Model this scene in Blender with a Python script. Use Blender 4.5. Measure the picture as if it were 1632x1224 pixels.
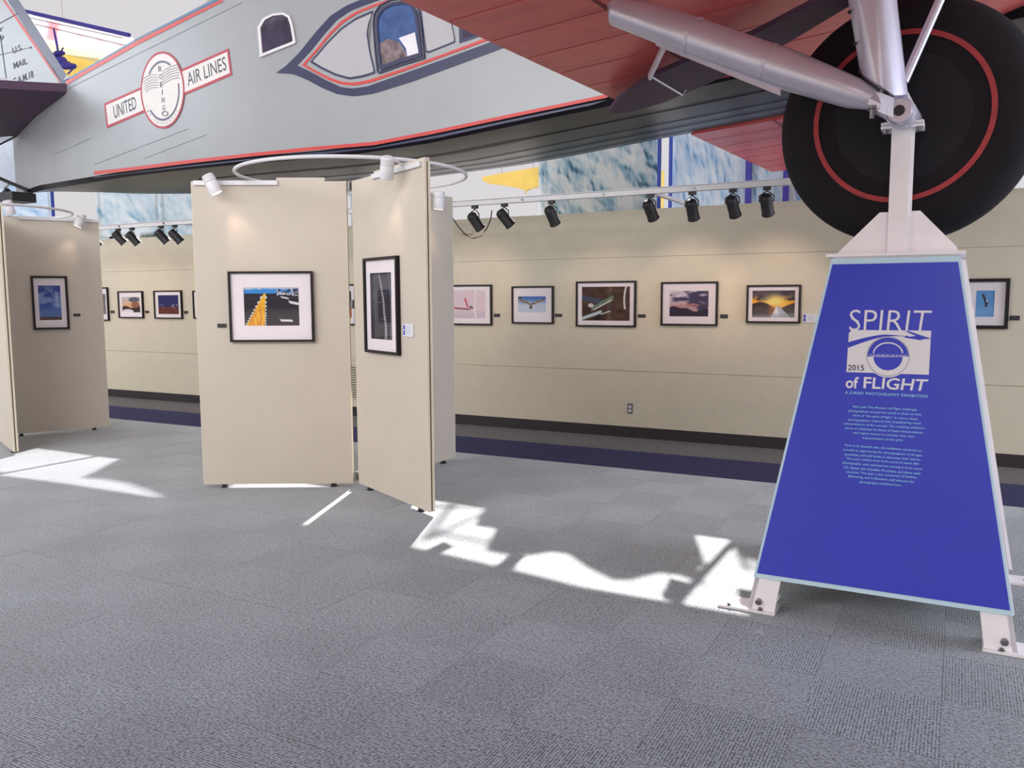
import bpy, bmesh, math, random
import numpy as np
from mathutils import Vector, Matrix
random.seed(7)
D = bpy.data; S = bpy.context.scene; C = S.collection
for o in list(D.objects): D.objects.remove(o)

# ------------------------------------------------------------------ camera, world, sun, exposure
F, YAW, PIT, ROL = 1330.0, 0.492619, -0.103002, -0.004407
fw = Vector((-math.sin(YAW)*math.cos(PIT), math.cos(YAW)*math.cos(PIT), math.sin(PIT)))
r0 = Vector((math.cos(YAW), math.sin(YAW), 0)); u0 = r0.cross(fw)
rt = r0*math.cos(ROL)+u0*math.sin(ROL); up = u0*math.cos(ROL)-r0*math.sin(ROL)
EYE = Vector((0, 0, 1.5))
cd = D.cameras.new('camera'); cam = D.objects.new('camera', cd); C.objects.link(cam)
M = Matrix((rt, up, -fw)).transposed().to_4x4(); M.translation = EYE
cam.matrix_world = M; cd.sensor_width = 36; cd.lens = F/1632*36; cd.clip_end = 300
S.camera = cam
w = D.worlds.new('world'); S.world = w; w.use_nodes = True
wn = w.node_tree.nodes; bg = wn['Background']
bg.inputs[0].default_value = (0.76, 0.735, 0.76, 1); bg.inputs[1].default_value = 1.0
sd = D.lights.new('sun', 'SUN'); sd.energy = 12; sd.angle = math.radians(0.6); sd.color = (1, .96, .93)
sun = D.objects.new('sun', sd); C.objects.link(sun)
SUN = Vector((.387, -.987, -.711)).normalized()      # low sun from behind the gallery wall
sun.rotation_euler = (-SUN).to_track_quat('Z', 'Y').to_euler(); sun.location = (0, 30, 20)
def area(name, loc, rot, sx, sy, e, col=(1, 1, 1)):
    l = D.lights.new(name, 'AREA'); l.shape = 'RECTANGLE'; l.size = sx; l.size_y = sy; l.energy = e; l.color = col
    o = D.objects.new(name, l); C.objects.link(o); o.location = loc; o.rotation_euler = rot; return o
area('hall_fill', (-6, -5.5, 6.2), (math.radians(58), 0, math.radians(5)), 16, 4, 1650, (.94, .965, 1))  # soft fill added behind the camera to lift the room light
area('side_fill', (8.6, 6.2, 3.2), (0, math.radians(82), 0), 3, 4.5, 620, (.76, .84, 1))  # added lamp standing in for cool daylight from the right
l_ = area('standin_daylight', (-22, 1.0, 7.6), (0, 0, 0), 5, 3, 480, (.86, .93, 1))  # added fill standing in for left-hand daylight on the tail
l_.rotation_euler = (Vector((-22, 1.0, 7.6))-Vector((-11.5, 7.2, 3.4))).to_track_quat('Z', 'Y').to_euler()
vs = S.view_settings; vs.view_transform = 'Standard'; vs.look = 'None'; vs.exposure = -.1; vs.gamma = 1; vs.use_curve_mapping = False

# ------------------------------------------------------------------ survey helpers: sight line of a point in the 1632x1224 frame, met with a real plane
def ray(x, y): return rt*((x-816)/F)+up*((612-y)/F)+fw
def atY(x, y, Y): d = ray(x, y); return EYE+d*(Y/d.y)
def atZ(x, y, z): d = ray(x, y); return EYE+d*((z-1.5)/d.z)
def on_plane(x, y, p0, n): d = ray(x, y); return EYE+d*((p0-EYE).dot(n)/d.dot(n))
def lerp(a, b, t): return a+(b-a)*t
def table(tb):
    xs = [a for a, b in tb]; ys = [b for a, b in tb]
    return lambda x: float(np.interp(x, xs, ys))

# ------------------------------------------------------------------ materials
def lin(c):
    return tuple(((v/255)/12.92 if v/255 <= .04045 else ((v/255+.055)/1.055)**2.4) for v in c)
MATS = {}
def mat(name, col, rough=.6, metal=0., var=.06, scale=8, bump=0., bscale=60, spec=.5, attr=None, transl=0., coat=0., emit=None, stretch=(1, 1, 1)):
    if name in MATS: return MATS[name]
    m = D.materials.new(name); m.use_nodes = True; n = m.node_tree.nodes; L = m.node_tree.links
    b = n['Principled BSDF']; b.inputs['Roughness'].default_value = rough; b.inputs['Metallic'].default_value = metal
    b.inputs['Specular IOR Level'].default_value = spec; b.inputs['Coat Weight'].default_value = coat; b.inputs['Coat Roughness'].default_value = .15
    tc = n.new('ShaderNodeTexCoord'); mp = n.new('ShaderNodeMapping'); mp.inputs['Scale'].default_value = stretch
    L.new(tc.outputs['Object'], mp.inputs[0])
    nz = n.new('ShaderNodeTexNoise'); nz.inputs['Scale'].default_value = scale; nz.inputs['Detail'].default_value = 5
    L.new(mp.outputs[0], nz.inputs[0])
    mx = n.new('ShaderNodeMix'); mx.data_type = 'RGBA'; mx.blend_type = 'MULTIPLY'; mx.inputs['Factor'].default_value = 1
    rp = n.new('ShaderNodeMapRange'); rp.inputs['From Min'].default_value = .25; rp.inputs['From Max'].default_value = .75
    rp.inputs['To Min'].default_value = 1-var*1.5; rp.inputs['To Max'].default_value = 1+var*.5
    L.new(nz.outputs['Fac'], rp.inputs[0])
    if attr:
        a = n.new('ShaderNodeVertexColor'); a.layer_name = attr; L.new(a.outputs[0], mx.inputs['A'])
    else: mx.inputs['A'].default_value = (*lin(col), 1)
    L.new(rp.outputs[0], mx.inputs['B']); L.new(mx.outputs['Result'], b.inputs['Base Color'])
    if bump:
        n2 = n.new('ShaderNodeTexNoise'); n2.inputs['Scale'].default_value = bscale; n2.inputs['Detail'].default_value = 3
        bp = n.new('ShaderNodeBump'); bp.inputs['Strength'].default_value = bump; bp.inputs['Distance'].default_value = .02
        L.new(mp.outputs[0], n2.inputs[0]); L.new(n2.outputs['Fac'], bp.inputs['Height']); L.new(bp.outputs[0], b.inputs['Normal'])
    if transl:
        t = n.new('ShaderNodeBsdfTranslucent'); ms = n.new('ShaderNodeMixShader'); ms.inputs[0].default_value = transl
        L.new(mx.outputs['Result'], t.inputs[0]); L.new(b.outputs[0], ms.inputs[1]); L.new(t.outputs[0], ms.inputs[2])
        L.new(ms.outputs[0], n['Material Output'].inputs[0])
    if emit:
        b.inputs['Emission Color'].default_value = (*lin(emit[0]), 1); b.inputs['Emission Strength'].default_value = emit[1]
    MATS[name] = m; return m
m_wall = mat('wall_fabric', (216, 208, 188), .85, var=.03, bump=.08, bscale=400)
m_panel = mat('panel_fabric', (208, 199, 186), .9, var=.03, scale=3, bump=.08, bscale=500)
m_edge = mat('panel_edge', (232, 222, 200), .6)
m_groove = mat('panel_groove', (92, 88, 72), .8)
m_black = mat('black_plastic', (38, 35, 40), .5)
m_bb = mat('dark_baseboard', (48, 40, 46), .6)
m_white = mat('white_paint', (246, 243, 248), .4, var=.04, bump=.04, bscale=30)
m_whitem = mat('white_metal', (225, 224, 228), .35)
m_frame = mat('black_frame', (24, 18, 24), .35, spec=.3)
m_mat = mat('mat_board', (240, 232, 238), .8, var=.02)
m_print = mat('photo_print', (128, 128, 128), .5, var=.0, spec=.1, attr='Col')
m_mural = mat('mural_print', (128, 128, 128), .6, var=.0, attr='Col', transl=.5)
m_rub = mat('tyre_rubber', (32, 29, 34), .8, spec=.2, var=.15, bump=.1, bscale=40)
m_hub = mat('wheel_cover', (30, 28, 36), .65, spec=.25, var=.15, scale=4)
m_ringred = mat('rim_stripe_red', (170, 52, 58), .6, var=.15, scale=25)
m_silver = mat('aircraft_silver', (160, 163, 167), .42, metal=.25, var=.05, scale=1.5, bump=.03, bscale=3)
m_silver2 = mat('strut_silver', (214, 210, 226), .33, metal=.4, var=.08, scale=6, bump=.03, bscale=12)
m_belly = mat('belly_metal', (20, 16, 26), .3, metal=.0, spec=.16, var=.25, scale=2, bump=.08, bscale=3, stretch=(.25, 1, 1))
m_navy = mat('navy_paint', (50, 52, 88), .35, var=.05)
m_red = mat('wing_fabric_red', (232, 104, 102), .42, var=.14, scale=3, bump=.12, bscale=5, stretch=(.4, 2.5, 1), coat=.15)
m_redst = mat('red_stripe', (206, 68, 66), .4, var=.04)
m_field = mat('field_paint', (178, 178, 184), .4, var=.03)
m_cream = mat('cream_paint', (228, 224, 222), .45, var=.03)
m_gray = mat('letter_ink', (70, 76, 92), .5)
m_blue = mat('sign_blue', (42, 56, 192), .42, var=.03, scale=4)
m_signw = mat('sign_white', (226, 226, 232), .5, var=.01)
m_signc = mat('sign_cyan', (140, 205, 238), .5, var=.01)
m_lb = mat('sign_edge', (196, 226, 240), .5, var=.02)
m_steel = mat('steel', (130, 128, 134), .35, metal=.8)
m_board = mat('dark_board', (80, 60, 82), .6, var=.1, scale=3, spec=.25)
m_strip = mat('blue_carpet', (52, 52, 98), .95, var=.12, scale=60, bump=.3, bscale=300)
m_yel = mat('yellow_fabric', (244, 222, 130), .6, transl=.25)
m_vent = mat('vent_paint', (205, 196, 180), .6)
m_glow = mat('lamp_face', (255, 245, 235), .5, emit=((255, 240, 225), 3))
m_blueedge = mat('banner_blue', (62, 84, 176), .6, transl=.3)
m_dkblue = mat('banner_deep_blue', (52, 44, 140), .6)
m_ceil = mat('ceiling_paint', (196, 192, 188), .9)
def glass():
    m = D.materials.new('picture_glass'); m.use_nodes = True; n = m.node_tree.nodes; L = m.node_tree.links
    n.remove(n['Principled BSDF']); t = n.new('ShaderNodeBsdfTransparent'); g = n.new('ShaderNodeBsdfGlossy'); g.inputs['Roughness'].default_value = .03
    lw_ = n.new('ShaderNodeLayerWeight'); lw_.inputs[0].default_value = .5; p5 = n.new('ShaderNodeMath'); p5.operation = 'POWER'; p5.inputs[1].default_value = 5
    L.new(lw_.outputs['Facing'], p5.inputs[0]); f = n.new('ShaderNodeMath'); f.operation = 'MULTIPLY_ADD'; f.inputs[1].default_value = .92; f.inputs[2].default_value = .025
    L.new(p5.outputs[0], f.inputs[0]); x = n.new('ShaderNodeMixShader')
    L.new(f.outputs[0], x.inputs[0]); L.new(t.outputs[0], x.inputs[1]); L.new(g.outputs[0], x.inputs[2]); L.new(x.outputs[0], n['Material Output'].inputs[0]); return m
m_glass = glass()
def carpet(name, along_x, base=(136, 147, 160), dark=(22, 25, 32), sheen=.6):
    m = D.materials.new(name); m.use_nodes = True; n = m.node_tree.nodes; L = m.node_tree.links; b = n['Principled BSDF']
    b.inputs['Roughness'].default_value = .62; b.inputs['Specular IOR Level'].default_value = .35
    b.inputs['Sheen Weight'].default_value = sheen; b.inputs['Sheen Roughness'].default_value = .45
    g = n.new('ShaderNodeNewGeometry'); mp = n.new('ShaderNodeMapping'); L.new(g.outputs['Position'], mp.inputs[0])
    mp.inputs['Scale'].default_value = (1, 3.2, 1) if along_x else (3.2, 1, 1)      # loops in rows
    v = n.new('ShaderNodeTexVoronoi'); v.inputs['Scale'].default_value = 38; L.new(mp.outputs[0], v.inputs[0])
    wv = n.new('ShaderNodeTexWave'); wv.bands_direction = 'Y' if along_x else 'X'; wv.inputs['Scale'].default_value = 28; wv.inputs['Distortion'].default_value = .6
    L.new(g.outputs['Position'], wv.inputs[0])
    nz = n.new('ShaderNodeTexNoise'); nz.inputs['Scale'].default_value = 95; nz.inputs['Detail'].default_value = 2; L.new(g.outputs['Position'], nz.inputs[0])
    a1 = n.new('ShaderNodeMath'); a1.operation = 'MULTIPLY'; L.new(wv.outputs['Fac'], a1.inputs[0]); a1.inputs[1].default_value = .5
    a2 = n.new('ShaderNodeMath'); a2.operation = 'MULTIPLY_ADD'; L.new(nz.outputs['Fac'], a2.inputs[0]); a2.inputs[1].default_value = 2.1; L.new(a1.outputs[0], a2.inputs[2])
    a3 = n.new('ShaderNodeMath'); a3.operation = 'MULTIPLY_ADD'; L.new(v.outputs['Distance'], a3.inputs[0]); a3.inputs[1].default_value = -.35; L.new(a2.outputs[0], a3.inputs[2])
    cr = n.new('ShaderNodeValToRGB'); cr.color_ramp.elements[0].position = .56; cr.color_ramp.elements[1].position = .95
    cr.color_ramp.elements[0].color = (*lin(dark), 1); cr.color_ramp.elements[1].color = (*lin(base), 1)
    a4 = n.new('ShaderNodeMath'); a4.operation = 'MULTIPLY'; a4.inputs[1].default_value = .72; L.new(a3.outputs[0], a4.inputs[0]); L.new(a4.outputs[0], cr.inputs[0])
    n3 = n.new('ShaderNodeTexNoise'); n3.inputs['Scale'].default_value = 1.6; n3.inputs['Detail'].default_value = 3; L.new(g.outputs['Position'], n3.inputs[0])
    oi = n.new('ShaderNodeObjectInfo'); ad = n.new('ShaderNodeMath'); ad.operation = 'MULTIPLY_ADD'; ad.inputs[1].default_value = .12
    L.new(oi.outputs['Random'], ad.inputs[0]); L.new(n3.outputs['Fac'], ad.inputs[2])
    mr = n.new('ShaderNodeMapRange'); mr.inputs['From Min'].default_value = .3; mr.inputs['From Max'].default_value = .95; mr.inputs['To Min'].default_value = .82; mr.inputs['To Max'].default_value = 1.15
    L.new(ad.outputs[0], mr.inputs[0])
    mx = n.new('ShaderNodeMix'); mx.data_type = 'RGBA'; mx.blend_type = 'MULTIPLY'; mx.inputs['Factor'].default_value = 1
    L.new(cr.outputs[0], mx.inputs['A']); L.new(mr.outputs[0], mx.inputs['B']); L.new(mx.outputs['Result'], b.inputs['Base Color'])
    bp = n.new('ShaderNodeBump'); bp.inputs['Strength'].default_value = .5; bp.inputs['Distance'].default_value = .003
    L.new(a3.outputs[0], bp.inputs['Height']); L.new(bp.outputs[0], b.inputs['Normal'])
    return m
m_carpX = carpet('carpet_ribs_across', True); m_carpY = carpet('carpet_ribs_along', False)
m_carpB = carpet('carpet_border', False, (96, 86, 90), (44, 38, 42), .15)

# ------------------------------------------------------------------ mesh helpers
class MB:
    def __init__(s): s.v = []; s.f = []
    def add(s, vs, fs):
        k = len(s.v); s.v += [tuple(v) for v in vs]; s.f += [tuple(i+k for i in f) for f in fs]; return s
    def hexa(s, p): # p: 8 points, bottom 4 then top 4
        return s.add(p, [(0, 3, 2, 1), (4, 5, 6, 7), (0, 1, 5, 4), (1, 2, 6, 5), (2, 3, 7, 6), (3, 0, 4, 7)])
    def box(s, x0, x1, y0, y1, z0, z1):
        return s.hexa([(x0, y0, z0), (x1, y0, z0), (x1, y1, z0), (x0, y1, z0), (x0, y0, z1), (x1, y0, z1), (x1, y1, z1), (x0, y1, z1)])
    def obox(s, o, a, b, c, A, B, Cc): # oriented: origin o, unit axes a b c, ranges
        P = lambda i, j, k: o+a*A[i]+b*B[j]+c*Cc[k]
        return s.hexa([P(0, 0, 0), P(1, 0, 0), P(1, 1, 0), P(0, 1, 0), P(0, 0, 1), P(1, 0, 1), P(1, 1, 1), P(0, 1, 1)])
    def tube(s, pts, r, n=10, sq=1., nrm=None, cap=True):
        pts = [Vector(p) for p in pts]; rs = r if isinstance(r, (list, tuple)) else [r]*len(pts)
        rings = []; prev = nrm
        for i, p in enumerate(pts):
            t = (pts[min(i+1, len(pts)-1)]-pts[max(i-1, 0)]).normalized()
            a = prev if prev is not None else (Vector((0, 0, 1)) if abs(t.z) < .9 else Vector((1, 0, 0)))
            a = (a-t*a.dot(t)).normalized(); prev = a; b = t.cross(a)
            rings.append([p+a*(rs[i]*math.cos(2*math.pi*k/n))+b*(rs[i]*sq*math.sin(2*math.pi*k/n)) for k in range(n)])
        vs_ = [q for R in rings for q in R]; fs = []
        for i in range(len(pts)-1):
            for k in range(n):
                k2 = (k+1) % n; fs.append((i*n+k, i*n+k2, (i+1)*n+k2, (i+1)*n+k))
        if cap: fs += [tuple(range(n))[::-1], tuple((len(pts)-1)*n+k for k in range(n))]
        return s.add(vs_, fs)
    def lathe(s, o, ax, prof, n=32, cap=True): # prof: (distance along ax, radius)
        ax = ax.normalized(); a = (Vector((0, 0, 1)) if abs(ax.z) < .9 else Vector((1, 0, 0))); a = (a-ax*a.dot(ax)).normalized(); b = ax.cross(a)
        vs_ = []; fs = []
        for h, r in prof:
            vs_ += [o+ax*h+a*(r*math.cos(2*math.pi*k/n))+b*(r*math.sin(2*math.pi*k/n)) for k in range(n)]
        for i in range(len(prof)-1):
            for k in range(n):
                k2 = (k+1) % n; fs.append((i*n+k, i*n+k2, (i+1)*n+k2, (i+1)*n+k))
        if cap: fs += [tuple(range(n))[::-1], tuple((len(prof)-1)*n+k for k in range(n))]
        return s.add(vs_, fs)
    def prism(s, poly, off): # poly 3D points, extruded by vector off
        n = len(poly); p2 = [Vector(p)+off for p in poly]
        return s.add([Vector(p) for p in poly]+p2, [tuple(range(n))[::-1], tuple(range(n, 2*n))]+[(i, (i+1) % n, (i+1) % n+n, i+n) for i in range(n)])
    def strip(s, A, B, off=None): # ribbon between polylines; with thickness when off given
        n = len(A)
        if off is None: return s.add(list(A)+list(B), [(i, i+1, n+i+1, n+i) for i in range(n-1)])
        for i in range(n-1):
            q = [A[i], A[i+1], B[i+1], B[i]]; s.hexa([Vector(p) for p in q]+[Vector(p)+off for p in q])
        return s
def obj(name, mb, m, parent=None, label=None, cat=None, group=None, kind=None, smooth=False, auto=None):
    me = D.meshes.new(name); me.from_pydata(mb.v, [], mb.f); me.update()
    bm = bmesh.new(); bm.from_mesh(me); bmesh.ops.recalc_face_normals(bm, faces=bm.faces); bm.to_mesh(me); bm.free()
    me.materials.append(m); o = D.objects.new(name, me); C.objects.link(o)
    if smooth:
        for p in me.polygons: p.use_smooth = True
        try: me.set_sharp_from_angle(angle=math.radians(auto or 40))
        except Exception: pass
    tag(o, label, cat, group, kind); par(o, parent); return o
def tag(o, label=None, cat=None, group=None, kind=None):
    if label: o['label'] = label
    if cat: o['category'] = cat
    if group: o['group'] = group
    if kind: o['kind'] = kind
    return o
def par(o, parent):
    if parent is not None:
        o.parent = parent                             # meshes are modelled in world space; an Empty sits at its thing's base
        o.matrix_parent_inverse = (Matrix.Translation(parent.location) if parent.type == 'EMPTY' else Matrix.Identity(4)).inverted()
def thing(name, loc, label, cat, group=None):
    o = D.objects.new(name, None); C.objects.link(o); o.location = loc; o.empty_display_size = .2
    return tag(o, label, cat, group)
def text_pts(t, bold=0., font_spacing=1.):
    cu = D.curves.new('t', 'FONT'); cu.body = t; cu.size = 1; cu.offset = bold; cu.space_character = font_spacing; cu.resolution_u = 3
    o = D.objects.new('t', cu); C.objects.link(o); dg = bpy.context.evaluated_depsgraph_get(); dg.update()
    me = D.meshes.new_from_object(o.evaluated_get(dg)); vs_ = [tuple(v.co[:2]) for v in me.vertices]; fs = [tuple(p.vertices) for p in me.polygons]
    D.objects.remove(o); D.curves.remove(cu); D.meshes.remove(me); return vs_, fs
def text_quad(mb, t, q, bold=0., sp=1., ref=None): # q: bl, br, tr, tl in 3D
    vs_, fs = text_pts(t, bold, sp)
    xs = [v[0] for v in vs_]; ys = [v[1] for v in vs_]; x0, x1 = min(xs), max(xs); y0, y1 = (min(ys), max(ys)) if ref is None else ref
    out = []
    for x, y in vs_:
        u = (x-x0)/(x1-x0); v = (y-y0)/(y1-y0); out.append(lerp(lerp(q[0], q[1], u), lerp(q[3], q[2], u), v))
    mb.add(out, fs)
def grid_print(name, O, A, B, fn, nx, ny, m, parent, **k): # printed sheet: corner O, edge vectors A, B, colour fn(U,V)->rgb 0..255
    U, V = np.meshgrid(np.linspace(0, 1, nx+1), np.linspace(0, 1, ny+1)); col = np.clip(fn(U, V), 0, 255)/255.
    col = np.where(col <= .04045, col/12.92, ((col+.055)/1.055)**2.4)
    o, a, b = (np.array(v) for v in (O, A, B)); co = o+U[..., None]*a+V[..., None]*b
    mb = MB(); mb.v = [tuple(c) for c in co.reshape(-1, 3)]; W = nx+1
    mb.f = [(j*W+i, j*W+i+1, (j+1)*W+i+1, (j+1)*W+i) for j in range(ny) for i in range(nx)]
    ob = obj(name, mb, m, parent, **k); at = ob.data.color_attributes.new('Col', 'FLOAT_COLOR', 'POINT')
    c4 = np.ones((len(mb.v), 4)); c4[:, :3] = col.reshape(-1, 3); at.data.foreach_set('color', c4.ravel()); return ob
_rs = np.random.RandomState(3); _N = _rs.rand(64, 64)
def vnoise(x, y):
    xi = np.floor(x).astype(int); yi = np.floor(y).astype(int); fx = x-xi; fy = y-yi; fx = fx*fx*(3-2*fx); fy = fy*fy*(3-2*fy)
    g = lambda a, b: _N[a % 64, b % 64]
    return (g(xi, yi)*(1-fx)+g(xi+1, yi)*fx)*(1-fy)+(g(xi, yi+1)*(1-fx)+g(xi+1, yi+1)*fx)*fy
def fbm(x, y, o=5):
    s = 0; a = .5
    for i in range(o): s = s+a*vnoise(x*2**i+7*i, y*2**i+3*i); a *= .5
    return s/.97
def mix(a, b, t): return np.array(a, float)*(1-t[..., None])+np.array(b, float)*t[..., None] if not isinstance(a, np.ndarray) or a.ndim < 3 else a*(1-t[..., None])+(b if isinstance(b, np.ndarray) and b.ndim == 3 else np.array(b, float))*t[..., None]
def base(U, c): return np.ones(U.shape+(3,))*np.array(c, float)
def step(x, w=.01): return np.clip(x/w+.5, 0, 1)

# ------------------------------------------------------------------ setting
WY = 8.43; WH = 2.41
floor = obj('floor', MB().box(-24, 9, -7, 26, -.3, -.012), m_carpB, kind='structure')
T = .4445
def tile_mb(x, y, g=.0005): return MB().box(x+g, x+T-g, y+g, min(y+T-g, 6.839), -.012, 0)
cells = []
i0, i1 = int(-21/T), int(8/T)
for i in range(i0, i1):
    for j in range(-14, 11):
        x = .0+i*T; y = 2.035+j*T
        if y > 6.8: continue
        cells.append((i, j, x, y))
def in_view(x, y):
    d = Vector((x, y, 0))-EYE; z = d.dot(fw)
    if z < .8: return False
    px = 816+F*d.dot(rt)/z; py = 612-F*d.dot(up)/z
    return -150 < px < 1780 and py < 1400
vis = sorted([c for c in cells if in_view(c[2]+T/2, c[3]+T/2) and c[3]+T < 6.84], key=lambda c: (c[2]+T/2)**2+(c[3]+T/2)**2)[:300]
vset = set((c[0], c[1]) for c in vis); protoX = protoY = None
for c in vis:
    along = (c[0]+c[1]) % 2 == 0; mm = m_carpX if along else m_carpY
    pr = protoX if along else protoY
    if pr is None:
        pr = obj('carpet_tile', MB().box(.0005, T-.0005, .0005, T-.0005, -.012, 0), mm, floor)
        pr.location = (c[2], c[3], 0)
        if along: protoX = pr
        else: protoY = pr
        o = pr
    else:
        o = pr.copy(); C.objects.link(o); o.location = (c[2], c[3], 0)
    o.location.z = random.uniform(-.0005, .0002)
for nm, mm, par_ in (('carpet_field', m_carpX, 0), ('carpet_field', m_carpY, 1)):
    mb = MB()
    for c in cells:
        if (c[0], c[1]) not in vset and (c[0]+c[1]) % 2 == par_: mb.v and None; mb.add(tile_mb(c[2], c[3]).v, tile_mb(c[2], c[3]).f)
    obj(nm, mb, mm, floor, kind='stuff')
Y0 = 2.035+10*T+T
obj('carpet_strip', MB().box(-24, 9, 6.84, 7.66, -.012, .001), m_strip, floor, label='navy blue carpet strip running along the wall')
obj('carpet_border', MB().box(-24, 9, 7.662, WY, -.012, 0), m_carpB, floor, label='brownish carpet between blue strip and wall')
wb = obj('wall_back', MB().box(-21, 9, WY+.012, WY+.16, 0, WH), m_wall, kind='structure')
for z0, z1 in ((.0, .712), (.719, 1.92), (1.923, WH)):
    obj('wall_panel', MB().box(-21, 9, WY, WY+.011, z0, z1), m_wall, wb)
obj('baseboard_back', MB().box(-21, 9, WY-.014, WY-.001, 0, .115).box(-21, 9, WY-.02, WY-.001, 0, .02), m_bb, kind='structure')
obj('wall_left', MB().box(-24.2, -24, -7, 26, 0, 1.2), m_wall, kind='structure')
obj('wall_right', MB().box(9, 9.2, -7, 26, 0, 1.2), m_wall, kind='structure')
obj('wall_front', MB().box(-24.2, 9.2, -7.2, -7, 0, 7), m_wall, kind='structure')
obj('ceiling', MB().box(-24.2, 9.2, -7.2, 1.0, 7, 7.2), m_ceil, kind='structure')

# ------------------------------------------------------------------ murals and added sun blockers behind the low wall
MY = 11.0
def mural_fn(seed, style, xs=1.):
    def f(U, V):
        asp = 1.5; x = U*.95*xs+seed; y = V*1.35*(1 if xs == 1 else .8)
        g = lambda a, b: 1-np.abs(2*fbm(a, b, 6)-1)
        h = g(x*1.5+y*.5, y*1.4-x*.3+seed)*.7+.3*g(x*4.2+y*1.5+3, y*3.4-x*1.4)+.05*fbm(x*16, y*9, 3)
        gy, gx = np.gradient(h); sl = (gx*.9+gy*.5)*U.shape[1]/9.
        sl = sl*1.5; lit = 1/(1+np.exp(-(sl*2.2+.7)*2.2)); grad = step(.9-V, .5)
        if style == 'blue':
            c = mix(base(U, (120, 172, 218)), (240, 244, 248), lit); c = mix(c, (86, 134, 184), step(-sl-.55, .3)*.6)
        else:
            c = mix(base(U, (86, 146, 180)), (240, 240, 238), lit); c = mix(c, (30, 66, 90), step(-sl-.6, .3)*.75)
            c = mix(c, (52, 70, 62), step(.45+.08*fbm(x*5, y*2)-V+.05*U, .03)*step(fbm(x*24, y*14)-.42, .15)*.9)
        return c
    return f
def shaped_top(O, X0, X1, z0, tops): pass
def mural(px0, px1, seed, style, ztop, lab, zb=1.0, fn=None, nx=120, MY=11.0):
    X0, X1 = atY(px0, 300, MY).x, atY(px1, 300, MY).x
    t = thing('mountain_mural', ((X0+X1)/2, MY, 0), lab, 'mural')
    obj('backing_board', MB().box(X0, X1, MY+.004, MY+.02, zb, ztop), mat('mural_board', (214, 222, 232), .7, transl=.5), t)
    grid_print('mural_print', Vector((X0, MY, zb)), Vector((X1-X0, 0, 0)), Vector((0, 0, ztop-zb)), fn or mural_fn(seed, style, .38 if px1 < 400 else 1.), nx, 110, m_mural, t)
    obj('leg', MB().box(X0+.05, X0+.11, MY+.021, MY+.07, 0, ztop), m_whitem, t); obj('leg', MB().box(X1-.11, X1-.05, MY+.021, MY+.07, 0, ztop), m_whitem, t)
    return t, X0, X1
mural(-30, 80, 2.3, 'blue', 4.2, 'pale blue mural panel at the far left, left of the white gap')
mural(152, 252, 5.1, 'rock', 4.3, 'snowy mountain mural panel behind the wall, left of the large panel stand')
mural(253, 335, 6.4, 'rock', 4.3, 'snowy mountain mural panel just right of its leftmost rocky neighbour')
t1, a0, a1 = mural(859, 1050, 1.2, 'rock', 3.36, 'white snowfield mural with dark treeline, beside the yellow aircraft wing', MY=9.3)
t2, b0, b1 = mural(1069, 1188, 3.7, 'blue', 4.50, 'pale blue glacier mural between two blue uprights')
t3, c0, c1 = mural(1197, 1330, 8.2, 'blue', 4.6, 'pale blue mural partly behind the big tyre')
for x0, x1, m_, z1, lab in ((1048, 1052, m_blueedge, 4.6, 'narrow blue upright at the right edge of the snowfield mural'),
                            (1066, 1070, m_blueedge, 4.6, 'narrow blue upright at the left edge of the glacier mural'),
                            (1188, 1197, m_dkblue, 4.6, 'deep blue upright between the two pale blue murals'),
                            (81, 83, m_blueedge, 4.2, 'thin blue upright beside the white gap at far left'),
                            (1248, 1257, m_dkblue, 3.2, 'deep blue upright beside the big tyre')):
    Yu = 9.22 if x0 == 1048 else MY-.06; z1 = 3.4 if x0 == 1048 else z1
    X0, X1 = atY(x0, 300, Yu).x, atY(x1, 300, Yu).x
    obj('upright', MB().box(X0, X1, Yu-.02, Yu+.03, 0, z1), m_, label=lab, cat='upright')
# unseen boards added behind the murals, cut to shape the carpet's sun patches
def floor_to(px, py, Y=MY):
    f = atZ(px, py, 0); k = (Y-f.y)/-SUN.y; return (f.x-SUN.x*k, -SUN.z*k)
edge = [(795, 800), (772, 878), (800, 884), (845, 886), (880, 880), (905, 884), (935, 905), (975, 925), (1005, 926), (1050, 914), (1085, 918), (1122, 934)]
pts = [floor_to(*e, 9.4) for e in edge]
pts = sorted((max(x, a0+.02), z) for x, z in pts[1:])
poly = [Vector((pts[0][0], 9.4, 2.4)), Vector((pts[-1][0], 9.4, 2.4))]+[Vector((x, 9.4, z)) for x, z in reversed(pts)]
obj('sun_blocker', MB().prism(poly, Vector((0, .03, 0))), mat('blocker_paint', (170, 184, 200), .8), label='unseen board behind the snowfield mural, cut to shape the sun patch', cat='board')
e2 = [(1122, 934), (1135, 880), (1165, 907), (1190, 900), (1215, 912)]
xg = floor_to(1150, 880)[0]
def board(X0, X1, z0, z1, lab): obj('sun_blocker', MB().box(X0, X1, MY+.1, MY+.13, z0, z1), mat('blocker_paint', (170, 184, 200), .8), label=lab, cat='board')
board(xg+.14, c1, 2.4, 5.15, 'unseen board behind the glacier mural, added to block the sun')  # added blocker keeping sun off the carpet near the stand
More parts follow.
